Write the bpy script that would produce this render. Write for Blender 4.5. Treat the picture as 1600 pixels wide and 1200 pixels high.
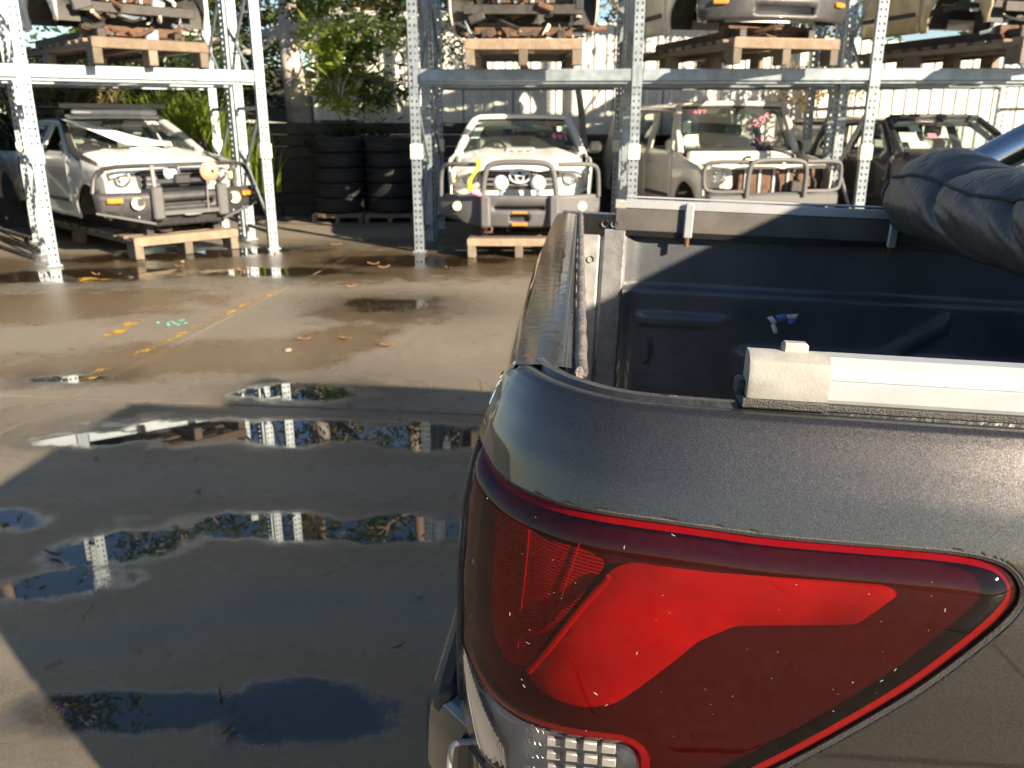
import bpy, math, random
import numpy as np
from mathutils import Vector, Matrix, noise as mnoise
from mathutils.geometry import delaunay_2d_cdt
R = math.radians
sc = bpy.context.scene
for o in list(bpy.data.objects): bpy.data.objects.remove(o)
col = sc.collection

# ------------------------------------------------------------ camera, sky, sun, exposure
FPX = 1320.0; TILT = R(17.45); CAMZ = 1.58
cd = bpy.data.cameras.new('camera'); cam = bpy.data.objects.new('camera', cd); col.objects.link(cam)
cam.location = (0, 0, CAMZ); cam.rotation_euler = (R(90) - TILT, 0, 0)
cd.sensor_width = 36; cd.lens = 36 * FPX / 1600; cd.clip_start = .02; cd.clip_end = 800
cd.dof.use_dof = True; cd.dof.focus_distance = .82; cd.dof.aperture_fstop = 13
sc.camera = cam
SUN_AZ = R(135.2); SUN_EL = R(22)
w = bpy.data.worlds.new('World'); sc.world = w; w.use_nodes = True
wn = w.node_tree.nodes; bg = wn['Background']
sky = wn.new('ShaderNodeTexSky'); sky.sky_type = 'NISHITA'; sky.sun_disc = False
sky.sun_elevation = SUN_EL; sky.sun_rotation = SUN_AZ; sky.air_density = 1.0; sky.dust_density = .2; sky.ozone_density = 2.5
w.node_tree.links.new(sky.outputs[0], bg.inputs[0]); bg.inputs[1].default_value = .05
sl = bpy.data.lights.new('sun', 'SUN'); sl.energy = 5.0; sl.angle = R(.6); sl.color = (1, .84, .62)
so = bpy.data.objects.new('sun', sl); col.objects.link(so)
sdir = Vector((math.sin(SUN_AZ) * math.cos(SUN_EL), math.cos(SUN_AZ) * math.cos(SUN_EL), math.sin(SUN_EL)))
so.rotation_euler = (-sdir).to_track_quat('-Z', 'Y').to_euler(); so.location = sdir * 30
vs = sc.view_settings; vs.view_transform = 'Standard'; vs.look = 'None'; vs.exposure = 1.72; vs.gamma = 1

# ------------------------------------------------------------ pixel helpers (photo is 1600 x 1200)
def ray(px, py):
    x = (px - 800) / FPX; y = -(py - 600) / FPX
    return Vector((x, math.cos(TILT) + y * math.sin(TILT), -math.sin(TILT) + y * math.cos(TILT)))
def G(px, py, z=0):
    d = ray(px, py); t = (z - CAMZ) / d.z
    return Vector((0, 0, CAMZ)) + d * t
def AT(px, py, D):
    d = ray(px, py); return Vector((0, 0, CAMZ)) + d * (D / d.y)

# ------------------------------------------------------------ materials
def mat(name, c, rough=.5, metal=0, coat=0, var=.15, scale=6, bump=0, bscale=60, spec=.5, c2=None, rvar=.1, dirt=0, objvar=0):
    m = bpy.data.materials.new(name); m.use_nodes = True
    nt = m.node_tree; N = nt.nodes; L = nt.links; p = N['Principled BSDF']
    tc = N.new('ShaderNodeTexCoord')
    nz = N.new('ShaderNodeTexNoise'); nz.inputs['Scale'].default_value = scale; nz.inputs['Detail'].default_value = 6
    L.new(tc.outputs['Object'], nz.inputs['Vector'])
    rp = N.new('ShaderNodeValToRGB'); e = rp.color_ramp.elements
    e[0].position = .3; e[1].position = .7
    if c2 is None: c2 = tuple(x * (1 - var * 2) for x in c); 
    e[0].color = (*c2, 1); e[1].color = (*c, 1)
    L.new(nz.outputs[0], rp.inputs[0])
    out = rp.outputs[0]
    if dirt:
        n2 = N.new('ShaderNodeTexNoise'); n2.inputs['Scale'].default_value = scale * 4; n2.inputs['Detail'].default_value = 8
        L.new(tc.outputs['Object'], n2.inputs['Vector'])
        mr = N.new('ShaderNodeMapRange'); mr.inputs[1].default_value = .5; mr.inputs[2].default_value = .72
        mr.inputs[4].default_value = dirt; L.new(n2.outputs[0], mr.inputs[0])
        mx = N.new('ShaderNodeMix'); mx.data_type = 'RGBA'; mx.inputs[7].default_value = (.12, .08, .05, 1)
        L.new(mr.outputs[0], mx.inputs[0]); L.new(out, mx.inputs[6]); out = mx.outputs[2]
    if objvar:   # each board its own shade
        oi = N.new('ShaderNodeObjectInfo'); ov = N.new('ShaderNodeMapRange'); ov.inputs[3].default_value = 1 - objvar; ov.inputs[4].default_value = 1 + objvar * .35; L.new(oi.outputs['Random'], ov.inputs[0])
        sv = N.new('ShaderNodeVectorMath'); sv.operation = 'SCALE'; L.new(out, sv.inputs[0]); L.new(ov.outputs[0], sv.inputs['Scale']); out = sv.outputs[0]
    L.new(out, p.inputs['Base Color'])
    m2 = N.new('ShaderNodeMapRange'); m2.inputs[3].default_value = max(.02, rough - rvar); m2.inputs[4].default_value = min(1, rough + rvar)
    L.new(nz.outputs[0], m2.inputs[0]); L.new(m2.outputs[0], p.inputs['Roughness'])
    p.inputs['Metallic'].default_value = metal; p.inputs['Coat Weight'].default_value = coat; p.inputs['Coat Roughness'].default_value = .04
    p.inputs['Specular IOR Level'].default_value = spec
    if bump:
        n3 = N.new('ShaderNodeTexNoise'); n3.inputs['Scale'].default_value = bscale; n3.inputs['Detail'].default_value = 5
        L.new(tc.outputs['Object'], n3.inputs['Vector'])
        b = N.new('ShaderNodeBump'); b.inputs['Strength'].default_value = bump; b.inputs['Distance'].default_value = .01
        L.new(n3.outputs[0], b.inputs['Height']); L.new(b.outputs[0], p.inputs['Normal'])
    return m
def glassmat(name, tint, rough=.01, ior=1.5, haze=0, hcol=(.5, .5, .5)):
    # thin sheet: tinted see-through with a Fresnel reflection
    m = bpy.data.materials.new(name); m.use_nodes = True
    nt = m.node_tree; N = nt.nodes; L = nt.links; N.remove(N['Principled BSDF'])
    o = N['Material Output']; t = N.new('ShaderNodeBsdfTransparent'); t.inputs[0].default_value = (*tint, 1)
    g = N.new('ShaderNodeBsdfGlossy'); g.inputs['Roughness'].default_value = rough
    # Schlick reflectance, the same from either side of the sheet
    ge = N.new('ShaderNodeNewGeometry'); dt = N.new('ShaderNodeVectorMath'); dt.operation = 'DOT_PRODUCT'; L.new(ge.outputs['Normal'], dt.inputs[0]); L.new(ge.outputs['Incoming'], dt.inputs[1])
    prev = dt.outputs['Value']; f0 = ((ior - 1) / (ior + 1)) ** 2
    for op, a, b in (('ABSOLUTE', None, None), ('SUBTRACT', 1, 'x'), ('POWER', None, 5), ('MULTIPLY_ADD', None, 1 - f0)):
        q = N.new('ShaderNodeMath'); q.operation = op
        if b == 'x': q.inputs[0].default_value = 1; L.new(prev, q.inputs[1])
        else:
            L.new(prev, q.inputs[0])
            if b is not None: q.inputs[1].default_value = b
            if op == 'MULTIPLY_ADD': q.inputs[2].default_value = f0
        prev = q.outputs[0]
    mx = N.new('ShaderNodeMixShader'); L.new(prev, mx.inputs[0]); L.new(t.outputs[0], mx.inputs[1]); L.new(g.outputs[0], mx.inputs[2])
    out = mx.outputs[0]
    if haze:   # dust film and fine scratches
        d = N.new('ShaderNodeBsdfDiffuse'); d.inputs[0].default_value = (*hcol, 1)
        tc = N.new('ShaderNodeTexCoord'); nz = N.new('ShaderNodeTexNoise'); nz.inputs['Scale'].default_value = 90; nz.inputs['Detail'].default_value = 9
        nz.inputs['Roughness'].default_value = .75
        L.new(tc.outputs['Object'], nz.inputs['Vector'])
        mr = N.new('ShaderNodeMapRange'); mr.inputs[1].default_value = .42; mr.inputs[2].default_value = .8; mr.inputs[3].default_value = haze * .35; mr.inputs[4].default_value = haze * 2.2
        L.new(nz.outputs[0], mr.inputs[0])
        m2 = N.new('ShaderNodeMixShader'); L.new(mr.outputs[0], m2.inputs[0]); L.new(out, m2.inputs[1]); L.new(d.outputs[0], m2.inputs[2]); out = m2.outputs[0]
    L.new(out, o.inputs[0]); return m
def flake(name, c, cc, k=.13, sc_=3600, rough=.30):
    m = mat(name, c, rough, .85, 1, .03, 3)
    nt = m.node_tree; N = nt.nodes; L = nt.links; p = N['Principled BSDF']
    tc = N.new('ShaderNodeTexCoord'); v = N.new('ShaderNodeTexVoronoi'); v.inputs['Scale'].default_value = sc_
    L.new(tc.outputs['Object'], v.inputs['Vector'])
    s = N.new('ShaderNodeVectorMath'); s.operation = 'SUBTRACT'; s.inputs[1].default_value = (.5, .5, .5); L.new(v.outputs['Color'], s.inputs[0])
    s2 = N.new('ShaderNodeVectorMath'); s2.operation = 'SCALE'; s2.inputs['Scale'].default_value = k; L.new(s.outputs[0], s2.inputs[0])
    g = N.new('ShaderNodeNewGeometry'); a = N.new('ShaderNodeVectorMath'); L.new(g.outputs['Normal'], a.inputs[0]); L.new(s2.outputs[0], a.inputs[1])
    n = N.new('ShaderNodeVectorMath'); n.operation = 'NORMALIZE'; L.new(a.outputs[0], n.inputs[0]); L.new(n.outputs[0], p.inputs['Normal'])
    sp = N.new('ShaderNodeSeparateColor'); L.new(v.outputs['Color'], sp.inputs[0])
    rp = N.new('ShaderNodeValToRGB'); e = rp.color_ramp.elements; e[0].color = (*c, 1); e[1].color = (*cc, 1); e[0].position = .35; e[1].position = 1
    L.new(sp.outputs[0], rp.inputs[0]); L.new(rp.outputs[0], p.inputs['Base Color'])
    p.inputs['Coat Roughness'].default_value = .02
    return m
M = {}
M['paint'] = flake('graphite_metallic', (.030, .028, .028), (.105, .098, .092))
M['galv'] = mat('galvanised_steel', (.31, .36, .40), .45, .45, 0, .18, 9, .05, 40, dirt=.15)
M['galvd'] = mat('galvanised_steel_dull', (.28, .32, .36), .5, .45, 0, .15, 9)
M['splice'] = mat('pale_label_plate', (.72, .74, .60), .5, 0, 0, .06)
M['wood'] = mat('weathered_pallet_wood', (.29, .225, .16), .85, 0, 0, .25, 9, .6, 35, c2=(.19, .135, .09), objvar=.45, dirt=.5)
M['wood2'] = mat('grey_pallet_wood', (.24, .20, .155), .85, 0, 0, .25, 8, .6, 30, c2=(.15, .12, .09), objvar=.45, dirt=.5)
M['sleeper'] = mat('dark_sleeper_timber', (.075, .066, .056), .9, 0, 0, .25, 3, .6, 25, objvar=.4)
M['tyre'] = mat('tyre_rubber', (.022, .022, .024), .7, 0, 0, .2, 8, .2, 80)
M['fence'] = mat('white_sheet_metal', (.78, .76, .70), .5, 0, 0, .08, 1.5, 0, dirt=.25)
M['white'] = mat('white_car_paint', (.80, .80, .77), .3, 0, .8, .04, 2, dirt=.15)
M['cream'] = mat('cream_car_paint', (.72, .66, .50), .35, 0, .6, .08, 2, dirt=.35)
M['silver'] = mat('silver_car_paint', (.56, .56, .54), .38, .2, .7, .07, 2, dirt=.18)
M['beige'] = mat('beige_grey_car_paint', (.60, .57, .51), .4, .1, .6, .08, 2, dirt=.2)
M['gold'] = mat('gold_car_paint', (.50, .41, .24), .38, .3, .6, .08, 2, dirt=.3)
M['dark'] = mat('dark_car_paint', (.04, .04, .045), .3, .3, .8, .1, 2, dirt=.1)
M['bar'] = mat('grey_bar_paint', (.10, .10, .105), .6, 0, 0, .1, 6, dirt=.25)
M['bblack'] = mat('black_steel_bar', (.045, .047, .052), .45, .2, .15, .12, 6, dirt=.35)
M['plastic'] = mat('black_plastic', (.028, .028, .030), .5, 0, 0, .15, 10, .15, 200)
M['grey'] = mat('grey_trim', (.20, .20, .20), .6, 0, 0, .12)
M['chrome'] = mat('chrome', (.80, .80, .80), .08, 1, 0, .03, 4, rvar=.04)
M['alu'] = mat('aluminium_rail', (.42, .435, .46), .36, .35, 0, .05, 14, .02, 90, dirt=.12)
M['capmat'] = mat('cast_end_cap', (.33, .32, .30), .7, .15, 0, .12, 60, .08, 400)
M['rubber'] = mat('black_rubber', (.03, .03, .03), .55, 0, 0, .2, 30, .35, 700)
M['liner'] = mat('black_bed_liner', (.072, .078, .09), .40, 0, .25, .2, 7, .2, 300, dirt=.08)
M['steel'] = mat('bare_inner_steel', (.46, .45, .44), .38, .35, .3, .18, 30, .1, 60)
M['vinyl'] = mat('black_vinyl', (.085, .08, .078), .38, 0, 0, .15, 6, .25, 500)
M['rust'] = mat('rusty_steel', (.15, .08, .045), .85, .1, 0, .3, 14, .4, 60, c2=(.06, .035, .025))
M['under'] = mat('oily_underbody', (.055, .05, .045), .6, .2, 0, .3, 10, .4, 50)
M['seat'] = mat('seat_fabric', (.30, .30, .28), .9, 0, 0, .15, 20)
M['head'] = mat('headlight_reflector', (.70, .68, .58), .3, .0, 0, .1, 9)
M['fogc'] = mat('yellowed_lamp', (.75, .68, .45), .3, 0, .5, .1, 9)
M['lampw'] = mat('spotlight_cover', (.55, .57, .62), .3, 0, .4, .08, 9)
M['orange'] = mat('orange_plastic', (.9, .25, .03), .35, 0, .4, .1, 12)
M['salmon'] = mat('salmon_lamp_cover', (.85, .36, .25), .45, 0, .2, .12, 14)
M['yellow'] = mat('yellow_webbing', (.75, .70, .04), .7, 0, 0, .1, 20)
M['pink'] = mat('pink_marker', (.85, .25, .38), .7, 0, 0, .05, 20)
M['whitem'] = mat('white_marker', (.8, .82, .82), .7, 0, 0, .05, 20)
M['paper'] = mat('paper', (.8, .8, .75), .8, 0, 0, .06, 5)
M['blue'] = mat('blue_sticker', (.10, .25, .62), .5, 0, 0, .2, 60)
M['yline'] = None
M['bark'] = mat('gum_bark', (.55, .49, .43), .85, 0, 0, .25, 3, .6, 10, c2=(.20, .17, .14))
M['pbark'] = mat('pale_gum_bark', (.52, .40, .31), .8, 0, 0, .2, 2, .4, 8, c2=(.34, .25, .19))
def leafmat(name, c, c2, tr=.45):
    m = mat(name, c, .5, 0, 0, .3, 1.6, c2=c2)
    nt = m.node_tree; N = nt.nodes; L = nt.links; p = N['Principled BSDF']; o = N['Material Output']
    t = N.new('ShaderNodeBsdfTranslucent'); t.inputs[0].default_value = (c[0] * 1.6, c[1] * 1.5, c[2], 1)
    mx = N.new('ShaderNodeMixShader'); mx.inputs[0].default_value = tr
    L.new(p.outputs[0], mx.inputs[1]); L.new(t.outputs[0], mx.inputs[2]); L.new(mx.outputs[0], o.inputs[0]); return m
M['leaf'] = leafmat('gum_leaves', (.085, .125, .03), (.035, .06, .016))
M['leafd'] = leafmat('dark_leaves', (.035, .065, .02), (.015, .03, .01))
M['leafy'] = leafmat('yellow_green_leaves', (.22, .27, .035), (.10, .15, .02), .5)
M['leafo'] = leafmat('olive_dry_leaves', (.24, .19, .08), (.12, .10, .04), .4)
M['deadleaf'] = mat('fallen_leaf', (.22, .12, .06), .7, 0, 0, .25, 40)
M['pebble'] = mat('small_stone', (.30, .24, .18), .8, 0, 0, .2, 40)
M['soil'] = mat('bank_soil', (.07, .06, .04), .95, 0, 0, .3, 3, .6, 12)
M['glass'] = glassmat('car_glass', (.80, .88, .82), .01, 1.5, .05)
M['sideglass'] = glassmat('side_glass', (.75, .8, .77), .01, 1.5, .03)
M['lens'] = glassmat('red_lens', (.54, .012, .03), .012, 1.45, .004, (.5, .4, .4))
M['clear'] = glassmat('clear_lens', (.93, .93, .94), .02, 1.5, .02)
M['gred'] = mat('red_light_guide', (.66, .022, .045), .35, 0, .3, .2, 8, c2=(.26, .010, .02))
M['rim'] = mat('lens_rim', (.48, .06, .10), .25, 0, .8, .05, 20)
M['maroon'] = mat('dark_lamp_housing', (.055, .045, .045), .4, 0, .3, .1, 18)
def ribmat():
    m = mat('ribbed_reflector', (.95, .45, .3), .35, 0, .3, .2, 16, c2=(.70, .22, .14))
    nt = m.node_tree; N = nt.nodes; L = nt.links; p = N['Principled BSDF']; tc = N.new('ShaderNodeTexCoord')
    wv = N.new('ShaderNodeTexWave'); wv.bands_direction = 'Z'; wv.inputs['Scale'].default_value = 95; wv.inputs['Distortion'].default_value = .8
    L.new(tc.outputs['Object'], wv.inputs['Vector']); b = N.new('ShaderNodeBump'); b.inputs['Strength'].default_value = 1; b.inputs['Distance'].default_value = .004
    L.new(wv.outputs['Fac'], b.inputs['Height']); L.new(b.outputs[0], p.inputs['Normal']); return m
M['rib'] = ribmat()
def finmat():
    m = mat('moulded_chrome_fins', (.80, .81, .84), .2, .6, 0, .1, 30, rvar=.05); nt = m.node_tree; N = nt.nodes; L = nt.links; p = N['Principled BSDF']; tc = N.new('ShaderNodeTexCoord')
    mp = N.new('ShaderNodeMapping'); mp.inputs['Rotation'].default_value = (0, R(38), 0); L.new(tc.outputs['Object'], mp.inputs[0])
    wv = N.new('ShaderNodeTexWave'); wv.bands_direction = 'X'; wv.wave_profile = 'SAW'; wv.inputs['Scale'].default_value = 52; wv.inputs['Distortion'].default_value = 1.5; wv.inputs['Detail'].default_value = 1; L.new(mp.outputs[0], wv.inputs['Vector'])
    b = N.new('ShaderNodeBump'); b.inputs['Strength'].default_value = 1; b.inputs['Distance'].default_value = .008; L.new(wv.outputs['Fac'], b.inputs['Height']); L.new(b.outputs[0], p.inputs['Normal']); return m
M['fins'] = finmat()
def wrinkle(m):   # fine creases across the cloth
    nt = m.node_tree; N = nt.nodes; L = nt.links; p = N['Principled BSDF']; tc = N.new('ShaderNodeTexCoord')
    mp = N.new('ShaderNodeMapping'); mp.inputs['Scale'].default_value = (3, 14, 5); mp.inputs['Rotation'].default_value = (.3, .2, .25); L.new(tc.outputs['Object'], mp.inputs[0])
    n = N.new('ShaderNodeTexNoise'); n.inputs['Scale'].default_value = 1.6; n.inputs['Detail'].default_value = 4; n.inputs['Distortion'].default_value = .8; L.new(mp.outputs[0], n.inputs['Vector'])
    a = N.new('ShaderNodeMath'); a.operation = 'SUBTRACT'; a.inputs[1].default_value = .5; L.new(n.outputs[0], a.inputs[0]); c = N.new('ShaderNodeMath'); c.operation = 'ABSOLUTE'; L.new(a.outputs[0], c.inputs[0])
    b = N.new('ShaderNodeBump'); b.inputs['Strength'].default_value = .3; b.inputs['Distance'].default_value = .04; L.new(c.outputs[0], b.inputs['Height']); L.new(b.outputs[0], p.inputs['Normal'])
wrinkle(M['vinyl'])

# ------------------------------------------------------------ mesh helpers
class MB:
    def __init__(s): s.v = []; s.f = []
    def add(s, vs_, fs_):
        b = len(s.v); s.v += [tuple(v) for v in vs_]; s.f += [tuple(b + i for i in f) for f in fs_]; return s
    def box(s, c, d, rot=None, bev=0):
        hx, hy, hz = d[0] / 2, d[1] / 2, d[2] / 2; c = Vector(c)
        if bev <= 0:
            vs_ = [Vector((x, y, z)) for x in (-hx, hx) for y in (-hy, hy) for z in (-hz, hz)]
            fs_ = [(0, 1, 3, 2), (4, 6, 7, 5), (0, 4, 5, 1), (2, 3, 7, 6), (0, 2, 6, 4), (1, 5, 7, 3)]
        else:
            b = min(bev, hx * .9, hy * .9, hz * .9); vs_ = []; idx = {}
            for sx in (-1, 1):
                for sy in (-1, 1):
                    for sz in (-1, 1):
                        for k in range(3):
                            p = [sx * (hx - b), sy * (hy - b), sz * (hz - b)]; p[k] = (sx * hx, sy * hy, sz * hz)[k]
                            idx[(sx, sy, sz, k)] = len(vs_); vs_.append(Vector(p))
            fs_ = []
            for k in range(3):
                a, c_ = [i for i in range(3) if i != k]
                for sg in (-1, 1):
                    q = []
                    for (sa, sc_) in ((-1, -1), (1, -1), (1, 1), (-1, 1)):
                        t = [0, 0, 0]; t[k] = sg; t[a] = sa; t[c_] = sc_; q.append(idx[(*t, k)])
                    fs_.append(tuple(q))
            for k in range(3):
                a, c_ = [i for i in range(3) if i != k]
                for sa in (-1, 1):
                    for sb in (-1, 1):
                        t0 = [0, 0, 0]; t0[a] = sa; t0[c_] = sb; t1 = list(t0); t0[k] = -1; t1[k] = 1
                        fs_.append((idx[(*t0, a)], idx[(*t0, c_)], idx[(*t1, c_)], idx[(*t1, a)]))
            for sx in (-1, 1):
                for sy in (-1, 1):
                    for sz in (-1, 1): fs_.append(tuple(idx[(sx, sy, sz, k)] for k in range(3)))
        if rot is not None: vs_ = [rot @ v for v in vs_]
        return s.add([v + c for v in vs_], fs_)
    def bar(s, a, b, wd, ht, up=(0, 0, 1), bev=.004):
        a = Vector(a); b = Vector(b); d = b - a; y = d.normalized(); up = Vector(up)
        x = y.cross(up)
        if x.length < 1e-4: x = y.cross(Vector((1, 0, 0)))
        x.normalize(); z = x.cross(y)
        return s.box((a + b) / 2, (wd, d.length, ht), Matrix((x, y, z)).transposed(), bev)
    def tube(s, pts, r, n=10, cap=True, smooth=0):
        pts = [Vector(p) for p in pts]
        for _ in range(smooth):
            q = [pts[0]]
            for i in range(len(pts) - 1): q += [pts[i] * .75 + pts[i + 1] * .25, pts[i] * .25 + pts[i + 1] * .75]
            pts = q + [pts[-1]]
        rr = r if isinstance(r, (list, tuple)) else [r] * len(pts)
        if len(rr) != len(pts): rr = [np.interp(i / (len(pts) - 1), np.linspace(0, 1, len(rr)), rr) for i in range(len(pts))]
        vs_ = []; prev = None
        for i, p in enumerate(pts):
            t = (pts[min(i + 1, len(pts) - 1)] - pts[max(i - 1, 0)]).normalized()
            if prev is None:
                x = t.orthogonal().normalized()
            else:
                x = (prev - t * prev.dot(t)).normalized()
            prev = x; y = t.cross(x)
            vs_ += [p + (x * math.cos(2 * math.pi * k / n) + y * math.sin(2 * math.pi * k / n)) * rr[i] for k in range(n)]
        fs_ = [(i * n + k, i * n + (k + 1) % n, (i + 1) * n + (k + 1) % n, (i + 1) * n + k) for i in range(len(pts) - 1) for k in range(n)]
        if cap: fs_ += [tuple(range(n))[::-1], tuple((len(pts) - 1) * n + k for k in range(n))]
        return s.add(vs_, fs_)
    def grid(s, fn, nu, nv, closeu=False):
        vs_ = [Vector(fn(i / (nu if closeu else nu - 1) if nu > 1 else 0, j / (nv - 1))) for j in range(nv) for i in range(nu)]
        fs_ = []
        for j in range(nv - 1):
            for i in range(nu if closeu else nu - 1):
                fs_.append((j * nu + i, j * nu + (i + 1) % nu, (j + 1) * nu + (i + 1) % nu, (j + 1) * nu + i))
        return s.add(vs_, fs_)
    def lathe(s, prof, n=24, m=None):
        m = m or Matrix.Identity(4)
        vs_ = [m @ Vector((r * math.cos(2 * math.pi * k / n), r * math.sin(2 * math.pi * k / n), z)) for r, z in prof for k in range(n)]
        fs_ = [(i * n + k, i * n + (k + 1) % n, (i + 1) * n + (k + 1) % n, (i + 1) * n + k) for i in range(len(prof) - 1) for k in range(n)]
        return s.add(vs_, fs_)
    def sheet(s, outline, fn, holes=(), sp=.06):
        vs_, fs_ = cdt(outline, holes, sp); return s.add([fn(*v) for v in vs_], fs_)
    def xform(s, m): s.v = [tuple(m @ Vector(v)) for v in s.v]; return s
    def build(s, name, m, parent=None, T=None, smooth=40, solid=0, off=0, kind=None):
        me = bpy.data.meshes.new(name); me.from_pydata(s.v, [], s.f); me.update()
        if smooth:
            me.shade_smooth(); me.set_sharp_from_angle(angle=R(smooth))
        me.materials.append(M[m] if isinstance(m, str) else m)
        o = bpy.data.objects.new(name, me); col.objects.link(o)
        if parent is not None: o.parent = parent
        if T is not None: o.matrix_basis = T
        if solid:
            md = o.modifiers.new('thickness', 'SOLIDIFY'); md.thickness = solid; md.offset = off
        if kind: o['kind'] = kind
        return o
def pip(x, y, P):
    c = False; j = len(P) - 1
    for i in range(len(P)):
        if (P[i][1] > y) != (P[j][1] > y) and x < (P[j][0] - P[i][0]) * (y - P[i][1]) / (P[j][1] - P[i][1]) + P[i][0]: c = not c
        j = i
    return c
def segd(x, y, P):
    P = np.asarray(P, float); A = P; B = np.roll(P, -1, 0); d = B - A
    t = np.clip(((x - A[:, 0]) * d[:, 0] + (y - A[:, 1]) * d[:, 1]) / np.maximum((d ** 2).sum(1), 1e-12), 0, 1)
    return float(np.sqrt(np.min((A[:, 0] + t * d[:, 0] - x) ** 2 + (A[:, 1] + t * d[:, 1] - y) ** 2)))
def resamp(P, sp):
    out = []
    for i in range(len(P)):
        a = P[i]; b = P[(i + 1) % len(P)]; n = max(1, int(math.hypot(b[0] - a[0], b[1] - a[1]) / sp + .5))
        out += [(a[0] + (b[0] - a[0]) * k / n, a[1] + (b[1] - a[1]) * k / n) for k in range(n)]
    return out
def rnd(P, r=.03, n=4):
    out = []; k = len(P)
    for i in range(k):
        p = Vector(P[i]); a = Vector(P[i - 1]); b = Vector(P[(i + 1) % k])
        ra = min(r, (a - p).length * .45); rb = min(r, (b - p).length * .45)
        A = p + (a - p).normalized() * ra; B = p + (b - p).normalized() * rb
        for j in range(n + 1):
            t = j / n; q = A * (1 - t) ** 2 + p * 2 * t * (1 - t) + B * t * t; out.append((q.x, q.y))
    return out
def cdt(outline, holes=(), sp=.06):
    vs_ = []; ed = []
    polys = [resamp(outline, sp)] + [resamp(h, sp) for h in holes]
    for P in polys:
        b = len(vs_); vs_ += P; ed += [(b + i, b + (i + 1) % len(P)) for i in range(len(P))]
    xs = [p[0] for p in outline]; ys = [p[1] for p in outline]
    allp = polys
    y = min(ys) + sp / 2
    while y < max(ys):
        x = min(xs) + sp / 2
        while x < max(xs):
            if pip(x, y, polys[0]) and not any(pip(x, y, h) for h in polys[1:]) and min(segd(x, y, P) for P in allp) > sp * .45: vs_.append((x, y))
            x += sp
        y += sp
    r = delaunay_2d_cdt([Vector(v) for v in vs_], ed, [], 0, 1e-6)
    V = [(v.x, v.y) for v in r[0]]; F = []
    for f in r[2]:
        cx = sum(V[i][0] for i in f) / len(f); cy = sum(V[i][1] for i in f) / len(f)
        if pip(cx, cy, polys[0]) and not any(pip(cx, cy, h) for h in polys[1:]): F.append(tuple(f))
    return V, F
def thing(name, label, cat, loc=(0, 0, 0), rz=0, group=None):
    o = bpy.data.objects.new(name, None); o.empty_display_size = .1; col.objects.link(o); o.location = loc; o.rotation_euler = (0, 0, rz)
    return tag(o, label, cat, group)
def tag(o, label, cat, group=None):
    o['label'] = label; o['category'] = cat
    if group: o['group'] = group
    return o
def dup(o, parent=None):
    c = o.copy(); col.objects.link(c); c.parent = parent
    for ch in o.children: dup(ch, c)
    return c

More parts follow.
